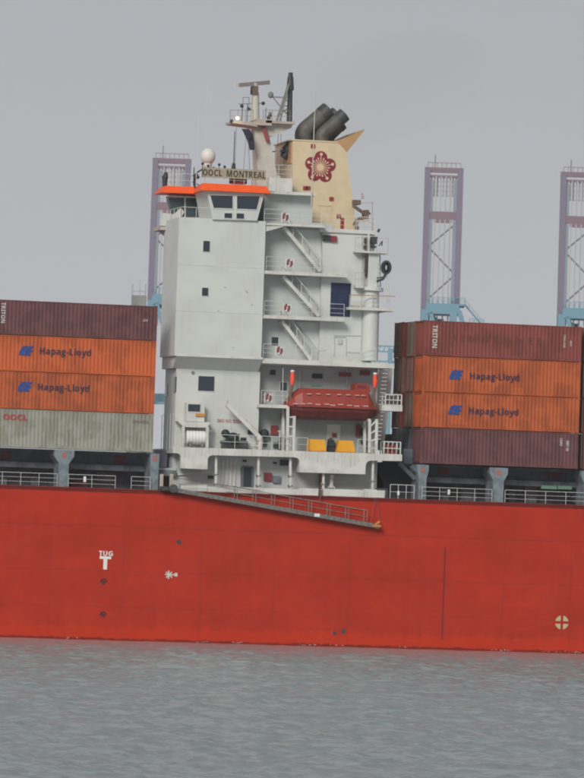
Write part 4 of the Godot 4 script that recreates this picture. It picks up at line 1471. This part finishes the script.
	bx(st, 5.75, 11.09, 7.46, 11.69, -0.2, -0.12)
	pieces("bulwark", st, M.trim, ship)
	st = sb()
	tube(st, [Vector3(-8.01, 11.33, -0.30), Vector3(-6.10, 11.32, -0.30)], [0.3], 10)
	bx(st, -8.10, 11.10, -6.12, 11.58, -0.6, -0.02)
	obj("ladder_locker", st, M.trim, ship)
	st = sb()
	bx(st, 7.34, 11.05, 7.54, 11.66, -0.6, -0.1)
	bx(st, 6.72, 11.65, 7.53, 11.80, -0.6, -0.1)
	obj("chute_frame", st, M.soot, ship)

func build_boats() -> void:
	# ---- totally enclosed lifeboat: hull, canopy with sloping ends, steering hood
	var boat := thing("lifeboat", "dull red enclosed lifeboat hanging on davits above the yellow boxes", "lifeboat", Vector3(3.64, 16.73, -1.60))
	var o := boat.position
	var secs := [
		# x along, half beam, keel y, gunwale y, canopy y
		[-0.18, 0.15, 17.41, 17.78, 17.89],
		[-0.01, 0.75, 16.98, 17.69, 18.12],
		[0.41, 1.1, 16.74, 17.67, 18.59],
		[0.94, 1.25, 16.69, 17.66, 19.00],
		[2.22, 1.3, 16.70, 17.67, 19.00],
		[4.12, 1.3, 16.70, 17.67, 19.02],
		[5.98, 1.2, 16.73, 17.66, 19.02],
		[6.36, 0.95, 16.82, 17.66, 18.29],
		[6.70, 0.7, 17.05, 17.66, 17.90]]
	var build := func(lower: bool) -> SurfaceTool:
		var st := sb()
		var rings := []
		for s in secs:
			var hb: float = s[1]
			var ring := []
			var prof: Array
			if lower:
				prof = [[1.0, s[3]], [0.97, lerp(s[3], s[2], 0.35)], [0.72, lerp(s[3], s[2], 0.8)], [0.0, s[2]], [-0.72, lerp(s[3], s[2], 0.8)], [-0.97, lerp(s[3], s[2], 0.35)], [-1.0, s[3]]]
			else:
				prof = [[-1.04, s[3]], [-0.96, lerp(s[3], s[4], 0.25)], [-0.82, lerp(s[3], s[4], 0.72)], [-0.55, lerp(s[3], s[4], 0.97)], [0.0, s[4]], [0.55, lerp(s[3], s[4], 0.97)], [0.82, lerp(s[3], s[4], 0.72)], [0.96, lerp(s[3], s[4], 0.25)], [1.04, s[3]]]
			for p in prof:
				ring.append(Vector3(s[0], p[1], -1.6 + p[0] * hb) - o)
			rings.append(ring)
		for i in rings.size() - 1:
			for k in rings[i].size() - 1:
				quad(st, rings[i][k], rings[i][k + 1], rings[i + 1][k + 1], rings[i + 1][k])
		for e in [0, rings.size() - 1]:
			for k in range(1, rings[e].size() - 1):
				if e == 0:
					tri(st, rings[e][0], rings[e][k + 1], rings[e][k])
				else:
					tri(st, rings[e][0], rings[e][k], rings[e][k + 1])
		return st
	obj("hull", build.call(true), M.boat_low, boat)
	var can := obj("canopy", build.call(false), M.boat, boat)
	var st := sb()
	for i in secs.size() - 1:
		var p := Vector3(secs[i][0], secs[i][3], -1.6 + secs[i][1] * 1.06) - o
		var q := Vector3(secs[i + 1][0], secs[i + 1][3], -1.6 + secs[i + 1][1] * 1.06) - o
		bar(st, p, q, 0.12, 0.16)
	obj("rubbing_strake", st, M.boat, boat)
	st = sb()
	face_prism(st, [Vector2(4.98, 18.92), Vector2(4.98, 19.33), Vector2(5.11, 19.49), Vector2(5.87, 19.51), Vector2(6.08, 19.33), Vector2(6.21, 18.89)], -2.3, -0.9)
	var hood := obj("steering_hood", st, M.boat, boat)
	hood.position = -o
	st = sb()
	bx(st, 5.17, 19.15, 5.86, 19.37, -0.92, -0.88)
	obj("hood_window", st, M.hood_window, hood)
	st = sb()
	for p in [Vector3(1.40, 18.55, -0.45), Vector3(2.08, 18.58, -0.45), Vector3(2.84, 18.57, -0.45), Vector3(3.68, 18.59, -0.45), Vector3(4.36, 18.60, -0.45), Vector3(5.05, 18.59, -0.45), Vector3(5.50, 18.60, -0.45)]:
		bx(st, p.x - 0.14, p.y - 0.035, p.x + 0.16, p.y + 0.035, -0.62, -0.36)
	for p in [Vector3(0.39, 17.77, -0.22), Vector3(0.92, 17.79, -0.22), Vector3(1.45, 17.83, -0.22), Vector3(2.06, 17.79, -0.22), Vector3(2.74, 17.83, -0.22), Vector3(3.19, 17.78, -0.22), Vector3(3.80, 17.85, -0.22), Vector3(4.48, 17.81, -0.22), Vector3(5.02, 17.78, -0.22), Vector3(5.70, 17.80, -0.22)]:
		bx(st, p.x - 0.2, p.y - 0.03, p.x + 0.18, p.y + 0.05, -0.4, -0.2)
	var g := obj("grab_lines", st, M.grab, boat)
	g.position = -o
	st = sb()
	bx(st, 6.72, 17.15, 7.10, 17.59, -1.9, -1.2)
	bx(st, 6.90, 16.63, 7.09, 17.00, -1.9, -1.2)
	var pr := obj("rudder", st, M.brown_dark, boat)
	pr.position = -o
	# ---- davits
	for e in [[Vector3(-0.07, 14.33, -0.60), Vector3(-0.13, 17.50, -0.60), Vector3(0.39, 14.31, -0.60), Vector3(0.37, 16.89, -0.60), Vector3(0.20, 20.21, -0.90), Vector3(0.17, 17.92, -0.90), Vector3(0.13, 15.85, -0.60)], [Vector3(6.16, 14.39, -0.60), Vector3(6.10, 16.81, -0.60), Vector3(6.68, 14.39, -0.60), Vector3(6.63, 16.90, -0.60), Vector3(6.49, 20.27, -0.90), Vector3(6.59, 17.72, -0.90), Vector3(6.39, 15.93, -0.60)]]:
		st = sb()
		bar(st, e[0], e[1], 0.2)
		bar(st, e[2], e[3], 0.2)
		for k in 4:
			bar(st, e[0].lerp(e[1], 0.12 + k * 0.22), e[2].lerp(e[3], 0.15 + k * 0.27), 0.1)
		bar(st, e[0] + Vector3(0, 0, -1.5), e[1] + Vector3(0, 0, -1.5), 0.2)
		bar(st, e[1], e[1] + Vector3(0, 0, -1.5), 0.18)
		var dv := obj("davit", st, M.trim, ship)
		st = sb()
		tube(st, [e[4] + Vector3(0, -0.95, 0), e[4] + Vector3(-0.1, -1.7, 0), e[5]], [0.1, 0.14, 0.06], 8)
		bar(st, e[4] + Vector3(-0.15, -1.6, 0), e[5] + Vector3(0.2, 0, 0), 0.05)
		obj("fall_rope", st, M.brown_dark, dv)
		st = sb()
		tube(st, [e[4] + Vector3(0, -0.1, 0), e[4] + Vector3(0.02, -0.6, 0), e[4] + Vector3(-0.02, -1.05, 0)], [0.14, 0.19, 0.1], 10)
		obj("orange_marker", st, M.bright_orange, dv)
		st = sb()
		ball(st, e[4] + Vector3(0, -0.02, 0), 0.17, 0.6, 10)
		obj("marker_cap", st, M.pure_white, dv)
	# ---- yellow covers and what stands between them
	var g2 := "yellow covers under the lifeboat"
	var boxes := [[Vector2(1.63, 14.34), Vector2(1.67, 15.23), Vector2(2.83, 15.26), Vector2(2.91, 14.34), "yellow box with straight sides, beneath the lifeboat, left of the dark winch"], [Vector2(3.70, 14.34), Vector2(3.90, 15.23), Vector2(4.96, 15.24), Vector2(5.15, 14.35), "yellow box with sloping sides, beneath the lifeboat, right of the dark winch"]]
	for b in boxes:
		var t := thing("winch_cover", b[4], "cover", Vector3((b[0].x + b[3].x) / 2, min(b[0].y, b[3].y), -1.3), g2)
		st = sb()
		var y0 := 0.0
		var h: float = b[1].y - b[0].y
		var p := func(v: Vector2, y: float, z: float) -> Vector3: return Vector3(v.x - t.position.x, y, z)
		hexa(st, [p.call(b[0], y0, 0.6), p.call(b[3], y0, 0.6), p.call(b[3], y0, -0.6), p.call(b[0], y0, -0.6), p.call(b[1], h, 0.45), p.call(b[2], h, 0.45), p.call(b[2], h, -0.45), p.call(b[1], h, -0.45)])
		obj("body", st, M.yellow, t)
		st = sb()
		bx(st, b[0].x - t.position.x - 0.03, 0.0, b[3].x - t.position.x + 0.03, 0.07, -0.63, 0.63)
		obj("base", st, M.orange_strip, t)
	var wn := thing("boat_winch", "dark boat winch standing between the two yellow boxes", "winch", Vector3(3.46, 14.35, -1.30))
	st = sb()
	tube(st, [Vector3(-0.24, 0.52, -0.2), Vector3(0.22, 0.52, -0.2)], [0.36], 14)
	bx(st, -0.27, 0, 0.25, 0.45, -0.5, 0.1)
	obj("drum", st, M.black_green, wn)
	st = sb()
	bx(st, -0.22, 0.5, 0.12, 0.95, -0.5, 0.0)
	bx(st, -0.12, 0.95, 0.08, 1.05, -0.36, -0.1)
	tube(st, [Vector3(0.16, 0.62, -0.1), Vector3(0.16, 0.62, 0.1)], [0.13], 10)
	obj("motor", st, M.soot, wn)
	# ---- inflatable raft canister
	var raft := thing("life_raft", "white ribbed life raft canister lying inside the white frame", "life raft", Vector3(-6.89, 14.49, -1.20))
	st = sb()
	var xs := []
	var rs := []
	for k in 19:
		xs.append(Vector3(-0.72 + 1.44 * k / 18.0, 0.55, 0))
		rs.append(0.44 if k in [0, 18] else (0.53 if k % 3 != 0 else 0.48))
	tube(st, xs, rs, 18)
	obj("canister", st, M.pure_white, raft)
	st = sb()
	for s in [-0.45, 0.45]:
		bx(st, s - 0.06, -0.1, s + 0.06, 0.22, -0.45, 0.45)
	pieces("cradle", st, M.grey_metal, raft)
	# ---- lifebuoys on the rails
	var buoys := [[Vector3(-0.35, 28.15, -0.70), "lifebuoy on the stair deck railing just beneath the bridge deck"], [Vector3(-0.43, 24.84, -0.70), "lifebuoy on the stair deck railing level with the blue door"], [Vector3(-0.88, 21.67, -0.70), "lifebuoy on the railing beside the lowest stairway, under a small window"], [Vector3(-1.55, 18.18, -0.90), "lifebuoy on the small landing left of the lifeboat bow"], [Vector3(-0.79, 31.53, -0.70), "lifebuoy on the bridge deck railing at the head of the stairs"]]
	for b in buoys:
		var t := thing("lifebuoy", "red and white " + b[1], "lifebuoy", b[0], "lifebuoys hung on the ship's railings")
		for q in 8:
			st = sb()
			var pts := []
			for k in 4:
				var a := TAU * (q + k / 3.0) / 8
				pts.append(Vector3(cos(a) * 0.15, sin(a) * 0.22, 0.06))
			tube(st, pts, [0.085], 8)
			obj("band" if q in [1, 5] else "ring", st, M.pure_white if q in [1, 5] else M.fire_red, t)
		st = sb()
		bar(st, Vector3(-0.28, -0.4, 0), Vector3(-0.28, 0.34, 0), 0.05)
		bar(st, Vector3(0.28, -0.4, 0), Vector3(0.28, 0.34, 0), 0.05)
		obj("holder", st, M.pure_white, t)
	# ---- crates on the small side platforms
	for e in [[7.29, 17.95, 8.51, 18.77, "open guard cage with grey gear on the upper side platform by the lifeboat stern", M.grey_metal, M.brown_dark], [7.29, 14.29, 8.55, 15.26, "open guard cage holding rusty coils at the aft end of the boat deck", M.rail, M.deck_red]]:
		var cx: float = (e[0] + e[2]) / 2
		var t := thing("guard_cage", e[4], "cage", Vector3(cx, e[1], -1.2))
		var hw: float = (e[2] - e[0]) / 2
		var h: float = e[3] - e[1]
		st = sb()
		for y in [0.04, h / 2, h]:
			bar(st, Vector3(-hw, y, 0.5), Vector3(hw, y, 0.5), 0.06)
			bar(st, Vector3(-hw, y, -0.5), Vector3(hw, y, -0.5), 0.06)
			for s in [-hw, hw]:
				bar(st, Vector3(s, y, -0.5), Vector3(s, y, 0.5), 0.06)
		for k in 5:
			var x := -hw + 2 * hw * k / 4.0
			bar(st, Vector3(x, 0, 0.5), Vector3(x, h, 0.5), 0.035 if k % 4 else 0.08)
			bar(st, Vector3(x, 0, -0.5), Vector3(x, h, -0.5), 0.035 if k % 4 else 0.08)
		obj("frame", st, M.rail, t)
		st = sb()
		for k in 2:
			for j in 2:
				var c := Vector3(-0.25 + 0.42 * j, 0.2 + 0.38 * k, 0)
				tube(st, [c - Vector3(0, 0, 0.3), c + Vector3(0, 0, 0.3)], [0.2], 10)
		pieces("coil", st, e[6], t)

func build_gangway() -> void:
	# aluminium accommodation ladder slung along the hull
	var g := thing("accommodation_ladder", "long grey gangway slung slanting along the red hull, lower end aft", "gangway", Vector3(-1.02, 10.21, 0.50))
	var o := g.position
	var a := Vector3(-8.79, 11.15, 0.60) - o
	var b := Vector3(6.83, 8.97, 0.60) - o
	var st := sb()
	for z in [0.0, -0.5]:
		var w := Vector3(0, 0, z)
		bar(st, a + w, b + w, 0.07, 0.3)
	obj("stringer", st, M.ladder_grey, g)
	st = sb()
	for k in 52:
		var p := a.lerp(b, (k + 0.5) / 52)
		bx(st, p.x - 0.11, p.y - 0.02, p.x + 0.11, p.y + 0.02, p.z - 0.47, p.z - 0.03)
	obj("treads", st, M.grey_metal, g)
	st = sb()
	for k in 8:
		var p := a.lerp(b, 0.30 + 0.63 * k / 7.0)
		for dx in [-0.1, 0.12]:
			bar(st, p + Vector3(dx, 0.1, 0), p + Vector3(dx, 1.02, 0), 0.035)
		bar(st, p + Vector3(0, 0.1, -0.5), p + Vector3(0, 1.0, -0.5), 0.03)
	for z in [0.0, -0.5]:
		var w := Vector3(0, 0, z)
		bar(st, a.lerp(b, 0.02) + Vector3(0, 0.5, 0) + w, a.lerp(b, 0.2) + Vector3(0, 0.98, 0) + w, 0.035)
		bar(st, a.lerp(b, 0.2) + Vector3(0, 0.98, 0) + w, a.lerp(b, 0.945) + Vector3(0, 1.02, 0) + w, 0.035)
		bar(st, a.lerp(b, 0.26) + Vector3(0, 0.56, 0) + w, a.lerp(b, 0.945) + Vector3(0, 0.56, 0) + w, 0.02)
	obj("handrail", st, M.grey_metal, g)
	st = sb()
	var p := a.lerp(b, 0.985)
	bx(st, p.x - 0.3, p.y - 0.06, p.x + 0.35, p.y + 0.04, p.z - 0.6, p.z + 0.1)
	bar(st, p + Vector3(-0.1, 0.1, 0), p + Vector3(0.25, 0.35, 0), 0.12)
	obj("foot_platform", st, M.orange_strip, g)
	st = sb()
	p = a.lerp(b, 0.695)
	bx(st, p.x - 0.2, p.y - 0.1, p.x + 0.2, p.y + 0.12, p.z - 0.02, p.z + 0.06)
	obj("lamp_plate", st, M.pure_white, g)
	st = sb()
	tube(st, [Vector3(-8.66, 11.23, 0.15) - o, Vector3(-8.78, 11.23, 0.70) - o], [0.32], 12)
	bx(st, -9.66 - o.x, 11.07 - o.y, -8.46 - o.x, 11.36 - o.y, -0.55, 0.1)
	obj("turntable", st, M.soot, g)
	st = sb()
	bar(st, Vector3(6.59, 10.99, 0.35) - o, b + Vector3(0.1, 0.1, -0.25), 0.03)
	bar(st, Vector3(6.48, 11.06, 0.35) - o, b + Vector3(-0.6, 0.2, -0.25), 0.03)
	bar(st, Vector3(2.36, 11.36, 0.35) - o, a.lerp(b, 0.71) + Vector3(0, 1.0, -0.25), 0.05)
	bar(st, Vector3(-8.52, 12.00, 0.20) - o, Vector3(-2.19, 11.31, 0.20) - o, 0.04)
	pieces("wire_fall", st, M.steel_rope, g)

func build_cargo_supports() -> void:
	# blue-grey pedestals and hatch coaming under both stacks
	var coam := []
	var st := sb()
	bx(st, -25.41, 12.73, -9.03, 13.61, -30, -3.4)
	bx(st, -24.6, 11.0, -8.81, 13.5, -30, -4.6)
	obj("hatch_coaming", st, M.blue_grey_dark, ship)
	st = sb()
	bx(st, -24.6, 12.40, -9.15, 12.80, -4.8, -2.6)
	bx(st, -10.10, 12.14, -8.15, 12.58, -4.8, -1.6)
	obj("coaming_ledge", st, M.blue_grey, ship)
	st = sb()
	bx(st, 10.50, 12.83, 27.95, 13.88, -30, -3.4)
	bx(st, 10.92, 11.0, 26.5, 13.4, -30, -4.6)
	obj("hatch_coaming", st, M.blue_grey_dark, ship)
	st = sb()
	bx(st, 10.40, 12.38, 26.5, 12.79, -4.8, -2.6)
	obj("coaming_ledge", st, M.blue_grey, ship)
	for e in [[63.2, 4.9, 10.0, -16.75], [154, 4.2, 4.6, -10.01], [422, 4.0, 6.0, 10.27], [498, 5.5, 9.5, 16.11], [586, 4.5, 8.0, 23.08]]:
		var x: float = e[3]
		var w: float = e[1] / 13.6
		var f: float = e[2] / 13.6
		var yt := 13.80 if e[0] < 300 else 13.70
		st = sb()
		face_prism(st, [Vector2(x - w, 11.0), Vector2(x + w, 11.0), Vector2(x + w, yt - 1.05), Vector2(x + f, yt - 0.5), Vector2(x + f, yt - 0.06), Vector2(x - f, yt - 0.06), Vector2(x - f, yt - 0.5), Vector2(x - w, yt - 1.05)], -2.6, -0.45)
		var ped := obj("container_pedestal", st, M.pedestal, ship)
		st = sb()
		bx(st, x - w * 0.5, yt - 0.62, x + w * 0.5, yt - 0.25, -0.46, -0.435)
		obj("pedestal_mark", st, M.pale_red, ped)
	# row beams that carry the boxes
	st = sb()
	bx(st, -22.4, 13.60, -10.3, 13.78, -2.9, -2.4)
	bx(st, 9.98, 13.52, 22.2, 13.70, -8.2, -2.4)
	bx(st, 9.98, 13.52, 10.4, 13.70, -2.4, -0.5)
	obj("support_beam", st, M.blue_grey_dark, ship)
	for e in [[-20.95, 12.90, -20.21, 13.52], [-12.49, 12.95, -11.66, 13.54], [12.22, 13.05, 13.03, 13.54], [20.73, 13.06, 21.71, 13.54], [-15.65, 11.12, -14.45, 11.63]]:
		st = sb()
		bx(st, e[0], e[1], e[2], e[3], -4.6, -3.3)
		obj("red_locker", st, M.locker_red, ship)
	st = sb()
	bx(st, 19.98, 12.21, 21.19, 12.47, -2.6, -2.4)
	bx(st, 21.27, 12.23, 22.36, 12.49, -2.6, -2.4)
	pieces("green_lamp_box", st, M.green_sign, ship)
	st = sb()
	for e in [[-20.72, 10.78, -20.27, 11.59], [-18.49, 10.86, -17.97, 11.81], [-13.57, 11.56, -12.29, 12.30], [19.23, 11.12, 20.17, 12.40], [14.25, 11.11, 15.49, 12.08], [12.70, 11.04, 13.32, 12.02], [17.99, 11.07, 18.46, 11.97], [23.00, 11.24, 23.47, 11.92]]:
		bx(st, e[0], e[1], e[2], e[3], -4.7, -4.2)
	pieces("vent_trunk", st, M.blue_grey, ship)
	# side rails on the hull edge
	st = sb()
	rails(st, [Vector3(-24, 11.05, -0.25), Vector3(-17.24, 11.05, -0.25)], 0.95, 3, 1.25, 0.03)
	obj("side_railing", st, M.rail, ship)
	st = sb()
	rails(st, [Vector3(-16.42, 11.05, -0.25), Vector3(-12.94, 11.05, -0.25)], 0.95, 3, 1.6, 0.03)
	obj("side_railing", st, M.rail, ship)
	st = sb()
	rails(st, [Vector3(-11.75, 11.05, -0.25), Vector3(-10.34, 11.05, -0.25)], 0.95, 3, 1.4, 0.03)
	obj("side_railing", st, M.rail, ship)
	st = sb()
	rails(st, [Vector3(7.77, 11.05, -0.25), Vector3(9.60, 11.05, -0.25)], 1.05, 2, 0.7, 0.038)
	obj("side_railing", st, M.rail, ship)
	st = sb()
	rails(st, [Vector3(10.21, 11.05, -0.25), Vector3(15.58, 11.05, -0.25)], 0.95, 3, 1.35, 0.03)
	obj("side_railing", st, M.rail, ship)
	st = sb()
	rails(st, [Vector3(16.58, 11.05, -0.25), Vector3(26, 11.05, -0.25)], 0.95, 3, 1.5, 0.03)
	obj("side_railing", st, M.rail, ship)
	st = sb()
	bx(st, 12.18, 11.51, 12.33, 11.88, -0.3, -0.2)
	bx(st, 8.32, 11.34, 8.47, 11.64, -0.3, -0.2)
	bx(st, -15.30, 11.48, -15.12, 11.88, -0.3, -0.2)
	pieces("rail_plate", st, M.pure_white, ship)
	# posts at the break of the deck forward of the house
	for p in [[Vector3(-9.48, 11.16, -0.40), Vector3(-9.48, 12.26, -0.40)], [Vector3(-8.75, 11.19, -0.40), Vector3(-8.75, 12.29, -0.40)]]:
		st = sb()
		bar(st, p[0], p[1], 0.24)
		obj("deck_post", st, M.dirty_buff, ship)
	# dark lashing bay and sloping chute in the gap aft
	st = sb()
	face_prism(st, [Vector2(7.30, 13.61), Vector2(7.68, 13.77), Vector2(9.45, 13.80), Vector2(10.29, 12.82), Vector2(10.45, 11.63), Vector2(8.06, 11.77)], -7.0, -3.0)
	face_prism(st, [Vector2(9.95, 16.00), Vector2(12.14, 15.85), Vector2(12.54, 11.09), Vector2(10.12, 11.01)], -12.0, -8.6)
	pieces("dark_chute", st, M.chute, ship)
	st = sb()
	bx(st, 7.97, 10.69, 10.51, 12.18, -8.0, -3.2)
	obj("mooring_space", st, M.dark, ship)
	st = sb()
	bar(st, Vector3(8.68, 13.73, -1.50), Vector3(9.95, 12.58, -1.50), 0.3)
	bar(st, Vector3(9.48, 13.53, -1.00), Vector3(10.03, 13.10, -1.00), 0.3)
	bx(st, 9.22, 13.68, 9.83, 14.80, -2.5, -2.0) 
	rails(st, [Vector3(8.94, 13.73, -1.00), Vector3(9.63, 13.72, -1.00)], 1.0, 2, 0.5, 0.03)
	pieces("lashing_frame", st, M.blue_grey_dark, ship)
	st = sb()
	bx(st, -9.26, 12.80, -8.58, 14.06, -4.4, -3.0)
	pieces("lashing_locker", st, M.mauve, ship)

func build_smoke() -> void:
	var v := FogVolume.new()
	v.name = "exhaust_smoke"
	v.shape = RenderingServer.FOG_VOLUME_SHAPE_ELLIPSOID
	v.size = Vector3(18, 8.0, 8)
	v.position = Vector3(8.64, 42.26, -9.50)
	v.rotation.z = 0.35
	var m := FogMaterial.new()
	m.density = 0.006
	m.albedo = Color(0.72, 0.58, 0.44)
	m.edge_fade = 1.0
	v.material = m
	v.set_meta("label", "thin brown exhaust smoke drifting off the funnel pipes")
	v.set_meta("category", "smoke")
	v.set_meta("kind", "stuff")
	add_child(v)

func _ready() -> void:
	# ---- camera
	var cam := Camera3D.new()
	cam.name = "camera"
	cam.transform = Transform3D(Basis(Vector3(0.973596, 0.034015, 0.225728), Vector3(-0.039306, 0.999047, 0.018988), Vector3(-0.224867, -0.027359, 0.974005)), Vector3(-80.982, 9.000, 350.773))
	cam.fov = 9.0855
	cam.near = 1.0
	cam.far = 6000.0
	add_child(cam)
	# a long lens at f/5.6 that focused a little short of the ship, as hand-held zoom pictures do
	var lens := CameraAttributesPhysical.new()
	lens.frustum_focal_length = 151.03
	lens.frustum_focus_distance = 84.0
	lens.frustum_near = 1.0
	lens.frustum_far = 6000.0
	lens.exposure_aperture = 5.6
	cam.attributes = lens
	cam.current = true
	# ---- overcast sky, haze and a veiled sun
	var sky_m := ProceduralSkyMaterial.new()
	sky_m.sky_top_color = Color(0.50, 0.508, 0.525)
	sky_m.sky_horizon_color = Color(0.688, 0.698, 0.712)
	sky_m.sky_curve = 0.12
	sky_m.ground_horizon_color = Color(0.5, 0.52, 0.53)
	sky_m.ground_bottom_color = Color(0.3, 0.32, 0.33)
	sky_m.sun_angle_max = 1.0
	var sky := Sky.new()
	sky.sky_material = sky_m
	var env := Environment.new()
	env.background_mode = Environment.BG_SKY
	env.sky = sky
	env.ambient_light_source = Environment.AMBIENT_SOURCE_SKY
	env.tonemap_mode = Environment.TONE_MAPPER_LINEAR
	env.tonemap_exposure = 1.28
	env.sdfgi_enabled = true
	env.ssao_enabled = true
	env.ssil_enabled = true
	env.volumetric_fog_enabled = true
	env.volumetric_fog_density = 0.0
	env.fog_enabled = true
	env.fog_density = 0.00012
	env.fog_light_color = Color(0.73, 0.74, 0.755)
	var we := WorldEnvironment.new()
	we.name = "world"
	we.environment = env
	add_child(we)
	var sun := DirectionalLight3D.new()
	sun.name = "sun"
	sun.light_color = Color(1.0, 0.98, 0.95)
	sun.light_energy = 0.55
	sun.light_angular_distance = 20.0
	sun.shadow_enabled = true
	sun.transform = Transform3D(Basis.looking_at(-Vector3(-0.55, 0.60, 0.85)), Vector3(0, 80, 60))
	add_child(sun)
	# ---- materials
	make_materials()
	M.hull_seam = paint(lin(0.19, 0.018, 0.014), 0.6)
	M.bridge_glass = paint(lin(0.045, 0.075, 0.085), 0.08)
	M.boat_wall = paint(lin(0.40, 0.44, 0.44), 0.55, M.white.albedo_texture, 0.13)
	M.crane_inner = paint(lin(0.24, 0.28, 0.34), 0.6)
	M.rust_spot = paint(lin(0.38, 0.34, 0.28), 0.8)
	M.foam = paint(lin(0.5, 0.5, 0.5), 0.8)
	M.hull_dark = paint(lin(0.12, 0.012, 0.014), 0.6)
	M.disc = paint(lin(0.55, 0.45, 0.26), 0.6)
	M.imo_red = paint(lin(0.44, 0.17, 0.17), 0.6)
	M.dome = paint(lin(0.75, 0.72, 0.68), 0.5)
	M.mast_white = paint(lin(0.56, 0.54, 0.48), 0.55, M.white.albedo_texture, 0.3)
	M.scanner = paint(lin(0.5, 0.46, 0.43), 0.6)
	M.flag = paint(lin(0.03, 0.03, 0.05), 0.8)
	M.fin = paint(lin(0.50, 0.30, 0.14), 0.6, M.white.albedo_texture, 0.3)
	M.stamen = paint(lin(0.72, 0.55, 0.36), 0.6)
	M.green_sign = paint(lin(0.2, 0.42, 0.3), 0.6)
	M.orange_strip = paint(lin(0.62, 0.26, 0.05), 0.6)
	M.hood_window = paint(lin(0.16, 0.03, 0.03), 0.2)
	M.grab = paint(lin(0.62, 0.36, 0.32), 0.7)
	M.pedestal = paint(lin(0.21, 0.26, 0.29), 0.6, M.dark_blue.albedo_texture, 0.3)
	M.pale_red = paint(lin(0.36, 0.15, 0.13), 0.6)
	M.locker_red = paint(lin(0.17, 0.03, 0.035), 0.6)
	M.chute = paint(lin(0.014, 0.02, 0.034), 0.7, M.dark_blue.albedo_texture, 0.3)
	M.lamp = paint(Color(1, 0.95, 0.85), 0.5)
	M.lamp.emission_enabled = true
	M.lamp.emission = Color(1.0, 0.92, 0.8)
	M.lamp.emission_energy_multiplier = 1.6
	# ---- setting
	build_water()
	build_shore()
	# ---- the ship
	ship = thing("container_ship", "long red-hulled container ship with white deckhouse and beige funnel", "ship")
	build_hull()
	build_cargo_supports()
	build_deckhouse()
	build_bridge()
	build_funnel()
	build_mast()
	build_aft_house()
	build_boat_deck()
	# ---- things on the ship
	build_containers()
	build_boats()
	build_gangway()
	build_foam()
	build_smoke()
